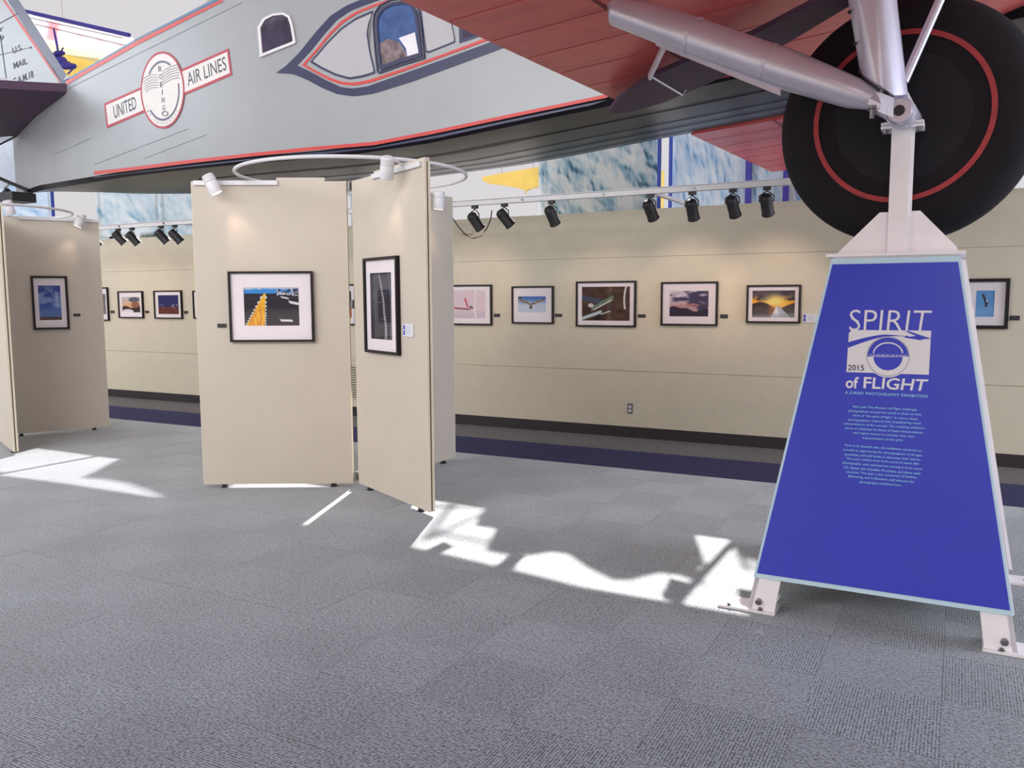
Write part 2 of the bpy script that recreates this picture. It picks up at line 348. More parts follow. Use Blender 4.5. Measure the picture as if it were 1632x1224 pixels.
# left part: a second added board, cut so its shadow notches the left sun patch
prof = [floor_to(*e) for e in ((166, 738), (140, 752), (112, 765), (150, 768), (185, 774), (210, 783), (236, 795), (244, 812), (314, 795))]
prof = [(prof[0][0], 3.2)]+sorted(prof)+[(max(p[0] for p in prof), 3.2)]
poly = [Vector((x, MY+.1, z)) for x, z in prof]
obj('sun_blocker', MB().prism(poly, Vector((0, .03, 0))).box(prof[1][0]+.3, prof[1][0]+.4, MY+.13, MY+.2, 0, 3.3), mat('blocker_paint', (170, 184, 200), .8), label='unseen board behind the fuselage, cut to notch the left sun patch', cat='board')
lx0 = floor_to(330, 760)[0]; lx1 = floor_to(235, 790)[0]
board(lx1+.02, a0-.62+.0, 2.3, 5.6, 'wide unseen sun-blocking board behind the hinged panels') if False else None
# ------------------------------------------------------------------ framed pictures
def framed(name_label, O, R, W, H, fn, matm=(.12, .12, .12, .12), fr=.018, dep=.03, nx=96, ny=72, lean=None, group=None):
    """O = lower left outer corner on the carrying surface, R = unit right vector, out = towards the viewer"""
    Z = Vector((0, 0, 1)); N = R.cross(Z)            # out of the wall
    O = O+N*.003
    t = thing('framed_picture', O, name_label, 'picture', group)
    P = lambda x, z, d: O+R*x+Z*z+N*d
    mb = MB()
    for q in (((0, 0), (W, 0), (W-fr, fr), (fr, fr)), ((W, 0), (W, H), (W-fr, H-fr), (W-fr, fr)), ((W, H), (0, H), (fr, H-fr), (W-fr, H-fr)), ((0, H), (0, 0), (fr, fr), (fr, H-fr))):
        mb.prism([P(x, z, 0) for x, z in q], N*dep)
    obj('frame', mb, m_frame, t)
    l, b_, r, tp = matm; mb = MB(); i = fr*.9; x0, x1, z0, z1 = fr+l, W-fr-r, fr+b_, H-fr-tp
    for q in (((i, i), (W-i, i), (x1, z0), (x0, z0)), ((W-i, i), (W-i, H-i), (x1, z1), (x1, z0)), ((W-i, H-i), (i, H-i), (x0, z1), (x1, z1)), ((i, H-i), (i, i), (x0, z0), (x0, z1))):
        mb.prism([P(x, z, .008) for x, z in q], N*.004)
    obj('mat_board', mb, m_mat, t)
    grid_print('photo_print', P(x0-.002, z0-.002, .007), R*(x1-x0+.004), Z*(z1-z0+.004), fn, nx, ny, m_print, t)
    obj('glass_pane', MB().add([P(i, i, .02), P(W-i, i, .02), P(W-i, H-i, .02), P(i, H-i, .02)], [(0, 1, 2, 3)]), m_glass, t)
    return t
def wall_pic(x0, x1, y0, y1, fn, lab, mt, fr=.018, group=None, **k):
    a = atY(x0, y1, WY-.02); b = atY(x1, y1, WY-.02); c = atY((x0+x1)/2, y0, WY-.02); d = atY((x0+x1)/2, y1, WY-.02)
    W = b.x-a.x; H = c.z-d.z
    return framed(lab, Vector((a.x, WY, d.z)), Vector((1, 0, 0)), W, H, fn, tuple(q*W if i % 2 == 0 else q*H for i, q in enumerate(mt)), fr, **k), a.x+W/2, d.z+H/2
def f_cap(U, V):
    c = mix(base(U, (196, 186, 190)), (228, 168, 120), step(.62-V, .5)); c = mix(c, (60, 40, 42), step(.36-V+.06*np.sin(U*9), .04))
    c = mix(c, (150, 96, 70), step(.22-np.hypot(U-.72, (V-.5)*1.1), .03)); c = mix(c, (96, 92, 104), step(.16-np.hypot((U-.66)*.55, V-.82), .03))
    return mix(c, (222, 220, 230), step(.16-np.hypot((U-.3)*.5, V-.05), .03))
def f_night(U, V):
    c = mix(base(U, (34, 34, 96)), (96, 44, 42), step(.38-V, .08)); n = fbm(U*20, V*6, 3)
    c = mix(c, (190, 180, 190), step(n-.66, .06)*step(.09-np.abs(V-.42), .05)); return mix(c, (180, 110, 90), step(n-.62, .1)*step(.3-V, .1)*.5)
def f_gray(U, V): return base(U, (110, 104, 108))*(.5+fbm(U*6, V*6)[..., None])
def f_fire(U, V):
    c = mix(base(U, (46, 40, 52)), (196, 92, 36), step(.5-V, .3)*.8); return mix(c, (232, 150, 60), step(fbm(U*8, V*8)-.6, .1)*step(.5-V, .2))
def f_redplane(U, V):
    c = mix(base(U, (226, 206, 216)), (206, 190, 206), step(.25-V, .2))
    c = mix(c, (196, 60, 84), step(.028-np.abs(V-.36+.1*(U-.3)), .01)*step(U-.14, .02)*step(.6-U, .02)); c = mix(c, (66, 40, 60), step(.014-np.abs(V-.35+.08*(U-.3)), .008)*step(U-.22, .02)*step(.56-U, .02))
    c = mix(c, (206, 70, 90), step(.02-np.abs(U-.5+.2*(V-.6)), .01)*step(V-.4, .02)*step(.72-V, .02)); c = mix(c, (90, 70, 90), step(.07-np.hypot(U-.62, V-.38), .02)*step(fbm(U*30, V*30)-.5, .1))
    return mix(c, (240, 236, 244), step(.02-np.abs(U-.72-.15*(V-.5)**2), .02)*.8)
def f_owl(U, V):
    c = mix(base(U, (70, 110, 190)), (210, 216, 230), step(.6-V+.2*fbm(U*5, V*5), .4)*.9)
    wing = .12+.36*np.abs(U-.47)**.8*1.7; b = step(.07-np.abs(V-(.35+wing)), .02)*step(.44-np.abs(U-.48), .03)
    c = mix(c, (100, 94, 84), b); c = mix(c, (176, 160, 128), b*step(fbm(U*25, V*25)-.5, .1)); c = mix(c, (70, 70, 62), step(.05-np.hypot(U-.46, (V-.32)*.45), .015))
    return mix(c, (60, 72, 84), step(.09-np.hypot(U-.05, V-.93), .03))
def f_silverplane(U, V):
    c = base(U, (74, 52, 46))*(.7+.7*fbm(U*5, V*7)[..., None]); c = mix(c, (70, 84, 120), step(.08-np.abs(V-.62+.35*(U-.2)), .05)*step(.45-U, .1)*.8)
    c = mix(c, (110, 130, 112), step(.07-np.abs(V-(.3+.75*(U-.15))), .03)*step(U-.2, .02)*step(.66-U, .02)); c = mix(c, (220, 216, 214), step(.018-np.abs(V-(.25+.75*(U-.15))), .01)*step(U-.25, .02)*step(.62-U, .02))
    c = mix(c, (214, 204, 190), step(.06-np.hypot((U-.19), V-.45), .02)); c = mix(c, (190, 206, 214), step(.05-np.abs(V-(.06+.5*U)), .02)*step(.42-U, .03))
    c = mix(c, (30, 30, 38), step(.05-np.abs(V-(.12+.8*(U-.35))), .02)*step(U-.3, .02)*step(.62-U, .02)); c = mix(c, (216, 222, 214), step(.018-np.abs(U-.88-.06*(V-.6)**2*4), .01)*step(V-.34, .02))
    return mix(c, (206, 200, 190), step(.02-np.abs(V-(.2+.5*(U-.42))), .01)*step(U-.4, .02)*step(.6-U, .02))
def f_dusk(U, V):
    n = fbm(U*3.2, V*6, 5); c = mix(base(U, (214, 202, 214)), (176, 132, 128), step(.55-V, .3)*.7); c = mix(c, (72, 66, 96), step(n-.62+.45*(U-.25)*1.1, .2)*step(V-.22, .05))
    c = mix(c, (208, 140, 120), step(fbm(U*5+3, V*9)-.6, .06)*step(.6-V, .1)*step(V-.3, .05)*.8); return mix(c, (56, 46, 66), step(.3+.08*np.sin(U*6+.5)+.03*np.sin(U*17)-V, .03))
def f_sunset(U, V):
    c = mix(base(U, (250, 176, 56)), (96, 84, 92), step(V-.72, .2)); n = fbm(U*5, V*12, 5); c = mix(c, (70, 60, 72), step(n-.5, .08)*step(V-.62, .08)); c = mix(c, (255, 232, 140), step(.2-np.hypot((U-.52)*.9, V-.6), .25))
    c = mix(c, (58, 40, 44), step(.5+.08*np.sin(U*7)-.1*np.exp(-((U-.55)/.2)**2)-V, .05)); c = mix(c, (214, 128, 60), step(.09-np.abs(U-.5), .12)*step(.42-V, .2)*.6)
    w_ = .24*(1-V/.45); c = mix(c, (176, 184, 200), step(w_-np.abs(U-.62-.1*(.45-V)), .02)*step(.44-V, .03)); c = mix(c, (236, 234, 240), step(w_*.45-np.abs(U-.57-.0*(V)), .02)*step(.42-V, .03))
    return mix(c, (150, 156, 168), step(.1-V+.08*U, .08)*.6)
def f_eagle(U, V):
    c = base(U, (96, 156, 214))
    c = mix(c, (52, 40, 52), step(.055-np.abs((U-.5)+(V-.62)*.55), .02)*step(V-.5, .02)*step(.86-V, .02)); c = mix(c, (50, 38, 52), step(.06-np.abs((U-.58)-(V-.5)*.25), .02)*step(V-.38, .02)*step(.62-V, .02))
    return mix(c, (214, 210, 222), step(.045-np.hypot(U-.6, (V-.6)*.8), .02))
picks = [
 (158, 174, 458, 511, f_gray, 'narrow part of framed grey picture left of the pilot cap picture', (.18, .16, .2, .16)),
 (190, 229, 464, 507, f_cap, 'small framed portrait of a figure in a cap at sunset', (.1, .17, .1, .17)),
 (247, 291, 463, 508, f_night, 'small framed night picture of lights under a dark blue sky', (.1, .12, .1, .12)),
 (309, 352, 463, 508, f_dusk, 'framed picture mostly hidden behind the left hinged panel', (.12, .12, .12, .12)),
 (520, 568, 453, 518, f_fire, 'framed orange and dark picture seen through the gap between hinged panels', (.12, .14, .12, .14)),
 (702, 784, 454, 518, f_redplane, 'framed pinkish picture of a red aircraft beside the blue-lit panel', (.1, .13, .1, .1)),
 (816, 882, 456, 516, f_owl, 'framed picture of a bird with spread wings against blue sky', (.11, .26, .15, .23)),
 (918, 1013, 448, 521, f_silverplane, 'framed brown picture of a silver and green aircraft', (.07, .1, .075, .085)),
 (1053, 1143, 449, 519, f_dusk, 'framed picture of dark clouds over low hills at dusk', (.12, .17, .13, .17)),
 (1189, 1275, 454, 515, f_sunset, 'framed golden sunset picture with white pointed tail', (.07, .1, .07, .1)),
 (1522, 1606, 444, 524, f_eagle, 'framed blue picture of a soaring bird right of the blue sign', (.3, .17, .2, .17))]
wallx = []
for p in picks:
    fr = .03 if p[0] == 1522 else .018
    _, cx, cz = wall_pic(*p[:6], p[5+1], p[7] if len(p) > 7 else p[6]) if False else wall_pic(p[0], p[1], p[2], p[3], p[4], p[5], p[6], fr)
    wallx.append((cx, cz))
def plaque(O, R, W, H, m_, name, lab, text=None):
    Z = Vector((0, 0, 1)); N = R.cross(Z); t = thing(name, O, lab, 'label')
    obj('plate', MB().obox(O, R, Z, N, (0, W), (0, H), (.001, .008)), m_, t)
    mb = MB()
    if m_ is m_black:
        for k in (.3, .6): mb.obox(O, R, Z, N, (W*.25, W*.75), (H*k, H*(k+.08)), (.008, .009))
        obj('text_line', mb, mat('faint_ink', (74, 70, 76), .6), t)
    else:
        mb.obox(O, R, Z, N, (W*.06, W*.2), (H*.55, H*.9), (.008, .009)).obox(O, R, Z, N, (W*.06, W*.2), (H*.12, H*.48), (.008, .009)); obj('emblem', mb, m_blue, t)
        mb = MB()
        for k in range(5): mb.obox(O, R, Z, N, (W*.32, W*(.8-.06*(k % 2))), (H*(.78-.13*k), H*(.78-.13*k)+H*.04), (.008, .009))
        obj('text_line', mb, mat('pale_ink', (176, 196, 214), .6), t)
def wall_plq(x0, x1, y0, y1, m_=None, lab=''):
    a = atY(x0, y1, WY); b = atY(x1, y1, WY); c = atY(x0, y0, WY)
    plaque(Vector((a.x, WY, a.z)), Vector((1, 0, 0)), b.x-a.x, c.z-a.z, m_ or m_black, 'wall_label', lab)
for x0, x1, y0, y1, lab in ((177, 183, 495, 499, 'small dark label left of the cap portrait'), (232, 238, 495, 499, 'small dark label right of the cap portrait'), (294, 300, 495.5, 500, 'small dark label right of the night picture'),
    (788, 797, 500, 505, 'small dark label right of the red aircraft picture'), (885, 896, 500, 505, 'small dark label right of the spread-winged bird picture'), (1017, 1029, 501, 506, 'small dark label right of the brown aircraft picture'),
    (1148, 1160, 501, 507, 'small dark label right of the dusk clouds picture'), (1609, 1625, 503, 510.5, 'small dark label at the right edge, beside the soaring bird picture')): wall_plq(x0, x1, y0, y1, None, lab)
wall_plq(1279, 1305, 500, 514, m_signw, 'white label with blue emblem right of the sunset picture')

# ------------------------------------------------------------------ free-standing display panels
PT = .045; ZB = .03; ZT = 2.40
HUB = Vector((-4.17, 5.2, 0)); HUB2 = Vector((-9.2, 5.25, 0))
def exhibit_panel(a, b, lab, h0=ZT, double=False, rail=None, cap=None):
    """a, b: floor ends of the front face (seen face), left to right"""
    a = Vector((a[0], a[1], 0)); b = Vector((b[0], b[1], 0)); R = (b-a).normalized(); L_ = (b-a).length; Z = Vector((0, 0, 1)); N = R.cross(Z)
    t = thing('display_partition', (a+b)/2, lab, 'partition')
    obj('panel_face', MB().obox(a, R, Z, N, (.004, L_-.004), (ZB, h0), (-PT*.4, 0)), m_panel, t)
    obj('panel_core', MB().obox(a, R, Z, N, (.012, L_-.012), (ZB+.01, h0-.008), (-PT*.62, -PT*.4)), m_groove, t)
    obj('panel_face', MB().obox(a, R, Z, N, (.004, L_-.004), (ZB, h0), (-PT, -PT*.62)), m_panel, t)
    obj('edge_strip', MB().obox(a, R, Z, N, (L_-.004, L_), (ZB, h0), (-PT*.36, .001)).obox(a, R, Z, N, (L_-.004, L_), (ZB, h0), (-PT, -PT*.66)), m_edge, t)
    obj('edge_strip', MB().obox(a, R, Z, N, (0, .004), (ZB, h0), (-PT*.36, .001)).obox(a, R, Z, N, (0, .004), (ZB, h0), (-PT, -PT*.66)), m_edge, t)
    for s in (.16, L_-.16): obj('foot', MB().obox(a, R, Z, N, (s-.018, s+.018), (.004, ZB), (-PT*.8, -PT*.2)).obox(a, R, Z, N, (s-.024, s+.024), (0, .006), (-PT*.95, -PT*.05)), m_black, t)
    if rail: obj('light_rail', MB().obox(a, R, Z, N, (L_*rail[0], L_*rail[1]), (h0-.03, h0+.004), (0, .02)), m_whitem, t)
    if cap: obj('top_cap', MB().obox(a, R, Z, N, (L_*cap[0], L_*cap[1]), (h0, h0+.028), (-PT*.9, -PT*.1)), m_panel, t)
    return t, a, R, N, L_
def panel_pic(a, R, N, px, fn, lab, mt, fr=.018, **k):
    (x0, y0), (x1, y1), (x2, y2), (x3, y3) = px # bl, br, tr, tl pixels
    q = [on_plane(x, y, a, N) for x, y in px]
    W = ((q[1]-q[0]).length+(q[2]-q[3]).length)/2; H = ((q[3]-q[0]).length+(q[2]-q[1]).length)/2
    c = sum(q, Vector())/4; O = c-R*W/2-Vector((0, 0, H/2))
    O = O-N*((O-a).dot(N))
    framed(lab, O, R, W, H, fn, tuple(v*W if i % 2 == 0 else v*H for i, v in enumerate(mt)), fr, **k)
def f_runway(U, V):
    c = base(U, (44, 42, 54))*(.85+.3*fbm(U*6, V*14)[..., None]); c = mix(c, (92, 86, 92), step(.004-np.abs(V-.72), .006))
    c = mix(c, (62, 140, 214), step(V-.84, .01)); c = mix(c, (214, 218, 228), step(V-.93-.05*fbm(U*14, V*2), .03)*.85)
    cl = step(fbm(U*26, V*18)-.5, .05)*step(.1-np.abs(V-.88), .03)*step(U-.6, .02); c = mix(c, (206, 206, 214), cl); c = mix(c, (38, 40, 62), step(fbm(U*22+9, V*18)-.56, .05)*step(.1-np.abs(V-.86), .03)*step(U-.58, .02)*.8)
    xl = .02+.34*(V/.84); xr = .375+.025*(V/.84); yel = step(U-xl, .006)*step(xr-U, .006)*step(.84-V, .01)
    c = mix(c, (238, 178, 52), yel); c = mix(c, (208, 130, 48), yel*step(fbm(U*30, V*5)-.52, .1)*step(.55-V, .2)*.7)
    ch = ((V*15*(1.2-V*.5)) % 1 < .45).astype(float)
    c = mix(c, (222, 222, 226), ch*step(.84-V, .01)*(step(.018-np.abs(U-xl+.005), .004))); c = mix(c, (186, 214, 220), ch*step(.84-V, .01)*step(.016-np.abs(U-xr-.003), .004))
    for (cx, cy, wd, hh) in ((.92, .59, .09, .035), (.74, .73, .06, .02), (.76, .14, .11, .028)):
        c = mix(c, (222, 218, 222), step(wd-np.abs(U-cx-(cy-V)*.5), .01)*step(hh-np.abs(V-cy+(U-cx)*(.28 if cy > .3 else .05)), .01))
    return c
def f_rope(U, V):
    c = base(U, (76, 74, 84))*(.7+.55*fbm(U*3, V*6)[..., None]); c = mix(c, (46, 40, 50), step(.26-V+.1*np.abs(U-.5), .04)*.5)
    c = mix(c, (40, 34, 44), step(.32-np.abs(U-.62), .02)*step(.24-np.abs(V-.5), .02)*.7)
    xr = .62+.22*np.sin((V-.35)*3.2)*(V > .35)-.02+np.where(V < .35, (.35-V)*.5, 0); xr = .62-.9*(V-.42)**2+np.where(V < .4, (.4-V)*.55, 0)+.25*np.clip(V-.75, 0, 1)
    w_ = .055*(1-.5*V); tw = (np.sin(V*150+U*30) > -.2); c = mix(c, (196, 190, 200), step(w_-np.abs(U-xr), .03)*(.45+.45*tw)*step(.97-V, .05))
    return mix(c, (150, 150, 160), step(.02-np.abs(U-.94+.3*(V-.4)**2), .02)*.6)
def f_clouds(U, V):
    c = mix(base(U, (56, 96, 186)), (46, 64, 150), step(V-.45, .5)); c = mix(c, (150, 172, 214), step(fbm(U*2.4, V*7, 5)-.52, .2)*.75*step(V-.25, .2)); c = mix(c, (84, 120, 180), step(.34-V, .2)*.8)
    c = mix(c, (196, 206, 226), step(.03-np.abs(U-.82+.1*(V-.5)), .04)*step(V-.35, .1)*step(.85-V, .1)*.6); return mix(c, (76, 52, 66), step(.1-V, .015))
tB, a, R, N, L_ = exhibit_panel((-5.263, 4.598), (-4.226, 5.18), 'large tan display panel facing the front with the runway picture', rail=(.02, .56), cap=(.55, .86))
panel_pic(a, R, N, [(369, 544), (502, 545), (499, 432), (364, 433)], f_runway, 'framed picture of a yellow stripe on dark runway, on the large tan panel', (.15, .2, .15, .2), .016, nx=220, ny=140)
def panel_plq(a, R, N, px, m_, lab):
    q = [on_plane(x, y, a, N) for x, y in px]; W = (q[1]-q[0]).length; H = (q[3]-q[0]).length; O = q[0]-N*((q[0]-a).dot(N)); plaque(O, R, W, H, m_, 'panel_label', lab)
panel_plq(a, R, N, [(347, 522), (361, 522), (361, 516), (347, 516)], m_black, 'small dark label left of the runway picture')
PB = (a, R, N)
tC, a, R, N, L_ = exhibit_panel((-4.186, 5.2), (-3.17, 4.694), 'hinged tan panel angled towards the viewer with the rope picture', rail=(.33, .97), cap=(.33, 1.0))
panel_pic(a, R, N, [(588, 562), (641, 565), (636, 408), (583, 412)], f_rope, 'tall framed dark picture of a twisted rope on the angled panel', (.12, .12, .17, .13), .02, nx=90, ny=160)
panel_plq(a, R, N, [(644, 536), (660, 537), (660, 516), (644, 516)], m_signw, 'white label with blue emblem on the angled panel beside the rope picture')
PC = (a, R, N)
tD, a, R, N, L_ = exhibit_panel((-4.15, 5.3), (-4.07, 6.47), 'blue-lit tan panel running back from the hinge towards the wall')
panel_plq(a, R, N, [(683, 515), (688, 516), (688, 509), (683, 508)], m_black, 'small dark label on the blue-lit panel behind the hinge')
PD = (a, R, N)
tA, a, R, N, L_ = exhibit_panel((-9.17, 5.33), (-8.68, 6.26), 'grey-tan panel at far left with the blue sky picture', rail=(.25, 1.0))
panel_pic(a, R, N, [(54, 526), (111, 524), (106, 440), (48, 440)], f_clouds, 'framed picture of blue cloudy sky on the far left panel', (.12, .14, .14, .14), .022, nx=90, ny=120)
panel_plq(a, R, N, [(117, 504), (128, 504), (128, 500), (117, 500)], m_black, 'small dark label beside the cloudy sky picture')
PA = (a, R, N)
exhibit_panel((-9.16, 5.21), (-8.06, 4.76), 'edge of a panel cropped by the left side, in front of the sky picture panel')
# hinge hardware between the panels
for z in (.05, 1.42, 2.33): obj('hinge', MB().box(-4.222, -4.192, 5.195, 5.225, z, z+.07).tube([(-4.206, 5.19, z+.01), (-4.206, 5.19, z+.06)], .012, 8), m_steel, tC)
# ring rails resting on panel tops
def ring_rail(c, lab):
    pts = [c+Vector((.87*math.cos(k*math.pi/36), .87*math.sin(k*math.pi/36), 2.442)) for k in range(73)]
    t = thing('ring_rail', c, lab, 'rail')
    obj('hoop', MB().tube(pts, .013, 8, sq=1.0, cap=False), m_whitem, t, smooth=True)
    mb = MB()
    for k in (.35, 2.5, 4.5): mb.tube([c+Vector((.87*math.cos(k), .87*math.sin(k), 2.442)), c+Vector((.3*math.cos(k), .3*math.sin(k), 2.42))], .006, 6)
ring_rail(HUB, 'white hoop rail on top of the middle panel group'); ring_rail(HUB2, 'white hoop rail on top of the far left panel group')

def spot(name, loc, target, e, size=58, col=(1, .68, .5), parent=None):
    l = D.lights.new(name, 'SPOT'); l.energy = e; l.spot_size = math.radians(size); l.spot_blend = .8; l.color = col; l.shadow_soft_size = .03
    o = D.objects.new(name, l); C.objects.link(o); o.location = loc; o.rotation_euler = (Vector(loc)-Vector(target)).to_track_quat('Z', 'Y').to_euler(); par(o, parent); return o
def white_head(px, py, off, P, target, lab, on=True, e=4):
    a, R, N = P; p = on_plane(px, py, a+N*off, N); tgt = target
    t = thing('spot_lamp', p, lab, 'lamp'); d = (tgt-p).normalized()
    obj('lamp_housing', MB().lathe(p-d*.07, d, [(0, .035), (.01, .045), (.05, .047), (.055, .043), (.06, .047), (.15, .048)], 20), m_whitem, t, smooth=True)
    obj('lamp_lens', MB().lathe(p+d*.079, d, [(0, .04), (.004, .038)], 20), m_glow if on else m_black, t)
    top = p-N*(off-.01)+Vector((0, 0, .0)); top.z = ZT+.0
    obj('bracket', MB().tube([p-d*.02, p-d*.02+(top-p)*.5+Vector((0, 0, .02)), top], .009, 8), m_whitem, t)
    if on: spot('spot_beam', p+d*.1, tgt, e, 60, parent=t)
white_head(337, 292, .12, PB, on_plane(433, 470, PB[0], PB[1].cross(Vector((0, 0, 1)))), 'lit white spot lamp clipped to the top left of the large tan panel')
white_head(617, 266, .14, PC, on_plane(610, 470, PC[0], PC[2]), 'white spot lamp on top of the angled rope picture panel', e=3.5)
white_head(700, 318, .12, PD, on_plane(690, 480, PD[0], PD[2]), 'white spot lamp glowing beside the blue-lit panel', e=3)
white_head(128, 350, .12, PA, on_plane(80, 470, PA[0], PA[2]), 'glowing white spot lamp at the right end of the far left panel', e=3)
white_head(14, 330, .2, PA, on_plane(60, 470, PA[0], PA[2]), 'unlit white spot lamp at the far left edge', on=False)

# ------------------------------------------------------------------ track lighting along the wall
RY = 7.2; RZ = 2.424
t = thing('track_rail', (-4, RY, RZ), 'long white lighting rail with bolts hung in front of the wall top', 'rail')
obj('rail', MB().box(-12.5, 2, RY-.03, RY+.03, RZ-.018, RZ+.028), m_whitem, t)
obj('rail_flange', MB().box(-12.5, 2, RY-.045, RY+.045, RZ+.028, RZ+.034), m_whitem, t)
for x in (-11.5, -8.6, -5.6, -2.5, .6):
    obj('support_arm', MB().box(x-.02, x+.02, RY, WY+.1, RZ-.0, RZ+.03).box(x-.02, x+.02, WY+.02, WY+.08, WH-.0, RZ+.03), m_whitem, t)
for k in range(16):
    x = -11.2+k*.83; obj('bolt', MB().lathe(Vector((x, RY-.03, RZ+.005)), Vector((0, -1, 0)), [(0, .012), (.012, .012)], 8), m_steel, t)
heads = [(757, 352, .62), (804, 347, .85), (879, 343, .25), (1036, 334, .3), (1103, 333, 0.02), (1168, 328, .2), (1222, 325, .05), (150, 383, .7), (189, 378, .75), (211, 379, .65), (257, 376, .75), (279, 376, .75)]
tg = [5, 5, 7, 8, 8, 9, 9, 0, 1, 1, 2, 2]
words_ = ['leftmost black track lamp right of the panel group, beside the cable loop', 'second black track lamp right of the panel group', 'lone black track lamp above the brown aircraft picture', 'black track lamp above the gap between brown and dusk pictures',
          'black track lamp hanging straight, left of the pair near the tyre', 'left lamp of the black pair next to the big tyre', 'black track lamp nearest the big tyre', 'black track lamp half hidden by the far left panel',
          'left lamp of the left black pair on the far rail', 'right lamp of the left black pair on the far rail', 'left lamp of the black pair beside the large tan panel', 'black track lamp right beside the large tan panel']
for (px, py, sl), ti, lab in zip(heads, tg, words_):
    c = atY(px, py, RY); cx, cz = wallx[ti]; topz = RZ-.018
    t = thing('track_lamp', (c.x, RY, topz), lab, 'lamp', 'black track lamps along the wall')
    d = Vector((sl*.55, .62, -.85)).normalized()
    c = Vector((c.x, RY, c.z))
    obj('lamp_housing', MB().lathe(c-d*.085, d, [(0, .03), (.012, .045), (.03, .05), (.165, .05), (.17, .054), (.185, .054)], 20), m_black, t, smooth=True)
    obj('lamp_lens', MB().lathe(c+d*.09, d, [(0, .046), (.004, .04)], 20), m_glow, t)
    obj('adapter', MB().box(c.x-.03, c.x+.03, RY-.02, RY+.02, topz-.03, topz), m_black, t)
    s = Vector((1, 0, 0)); q = c-d*.02
    obj('yoke', MB().tube([q-s*.058, q-s*.058+Vector((0, 0, .05)), Vector((c.x, RY, topz-.035)), q+s*.058+Vector((0, 0, .05)), q+s*.058], .006, 6).tube([(c.x, RY, topz-.04), (c.x, RY, topz-.02)], .01, 8), m_black, t)
    spot('spot_beam', c+d*.12, (cx, WY, cz+.08), 12, 60, parent=t)
pts = [atY(x, y, RY+.1) for x, y in ((717, 342), (723, 350), (731, 362), (742, 374), (754, 380), (766, 376), (776, 364), (782, 350), (784, 335))]
obj('cable_loop', MB().tube(pts, .006, 8), m_black, label='black cable hanging in a loop below the rail', cat='cable', smooth=True)
a = atY(736, 373, WY); b = atY(753, 357, WY)
t = thing('junction_box', (a.x, WY, a.z), 'small beige box on the wall behind the cable loop', 'box')
obj('box_body', MB().box(a.x, b.x, WY-.06, WY-.001, a.z, b.z), m_vent, t); obj('box_lid', MB().box(a.x-.006, b.x+.006, WY-.07, WY-.06, a.z-.006, b.z+.006), m_vent, t)
a = atY(1000.5, 659, WY); b = atY(1008.5, 643, WY)
t = thing('wall_outlet', (a.x, WY, a.z), 'steel electrical outlet low on the back wall', 'outlet')
obj('cover_plate', MB().box(a.x, b.x, WY-.008, WY-.001, a.z, b.z), m_steel, t)
for z in (.3, .68):
    zc = lerp(a.z, b.z, z); obj('socket', MB().lathe(Vector(((a.x+b.x)/2, WY-.008, zc)), Vector((0, -1, 0)), [(0, .017), (.003, .017)], 12), m_cream, t)
a = atY(556, 634, WY); b = atY(575, 584, WY)
t = thing('wall_vent', (a.x, WY, a.z), 'white slatted vent on the wall seen through the panel gap', 'vent')
obj('vent_frame', MB().box(a.x-.02, b.x+.02, WY-.006, WY-.001, a.z-.02, b.z+.02), m_vent, t)
for k in range(13):
    z = lerp(a.z, b.z, (k+.5)/13); obj('slat', MB().box(a.x, b.x, WY-.016, WY-.006, z-.003, z+.005), m_groove, t)

# ------------------------------------------------------------------ wheel stand with the blue sign
SC = Vector((-.284, 4.51, 0)); ZS0, ZS1 = .185, 1.685; B0, B1 = .527, .262; Y_F0 = 3.98; Y_F1 = 4.25
stand = thing('display_stand', SC, 'white tapered steel stand with blue exhibition sign holding up the big tyre', 'stand')
def corner(sx, sy, z):
    k = (z-ZS0)/(ZS1-ZS0); h = lerp(B0, B1, k); return Vector((SC.x+sx*h, SC.y+sy*h, z))
for sx in (-1, 1):
    for sy in (-1, 1):
        lo, hi = corner(sx, sy, .012), corner(sx, sy, ZS1+.0); ax, ay = Vector((-sx, 0, 0)), Vector((0, -sy, 0))
        w_, wy = (.125, .035)
        mb = MB(); mb.hexa([lo, lo+ax*w_, lo+ax*w_+ay*.02, lo+ay*.02, hi, hi+ax*.06, hi+ax*.06+ay*.02, hi+ay*.02])
        mb.hexa([lo, lo+ax*.02, lo+ax*.02+ay*w_, lo+ay*w_, hi, hi+ax*.02, hi+ax*.02+ay*.06, hi+ay*.06])
        lg = obj('leg', mb, m_white, stand)
        f = lo.copy(); f.z = 0
        x0, x1 = sorted((f.x+sx*.14, f.x-sx*.13)); y0, y1 = sorted((f.y+sy*.02, f.y-sy*.13))
        obj('foot_plate', MB().box(x0, x1, y0, y1, .001, .013), m_white, lg)
        for bx in (f.x+sx*.09, f.x-sx*.06):
            obj('bolt', MB().lathe(Vector((bx, f.y-sy*.05 if bx == f.x-sx*.06 and sy > 0 else f.y+(0.0 if sy > 0 else -.005)-sy*(.05 if sy > 0 else -.0)+0, .013)), Vector((0, 0, 1)), [(0, .013), (.003, .013), (.004, .008), (.012, .008)], 8), m_steel, lg)
    # bolt heads proud of the front corner posts
    p_ = Vector((SC.x+sx*(B0-.02), Y_F0-.03, .05)); obj('leg_bolt', MB().lathe(p_, Vector((0, -1, 0)), [(-.02, .016), (.002, .016), (.004, .01), (.012, .01)], 8), m_steel, stand)
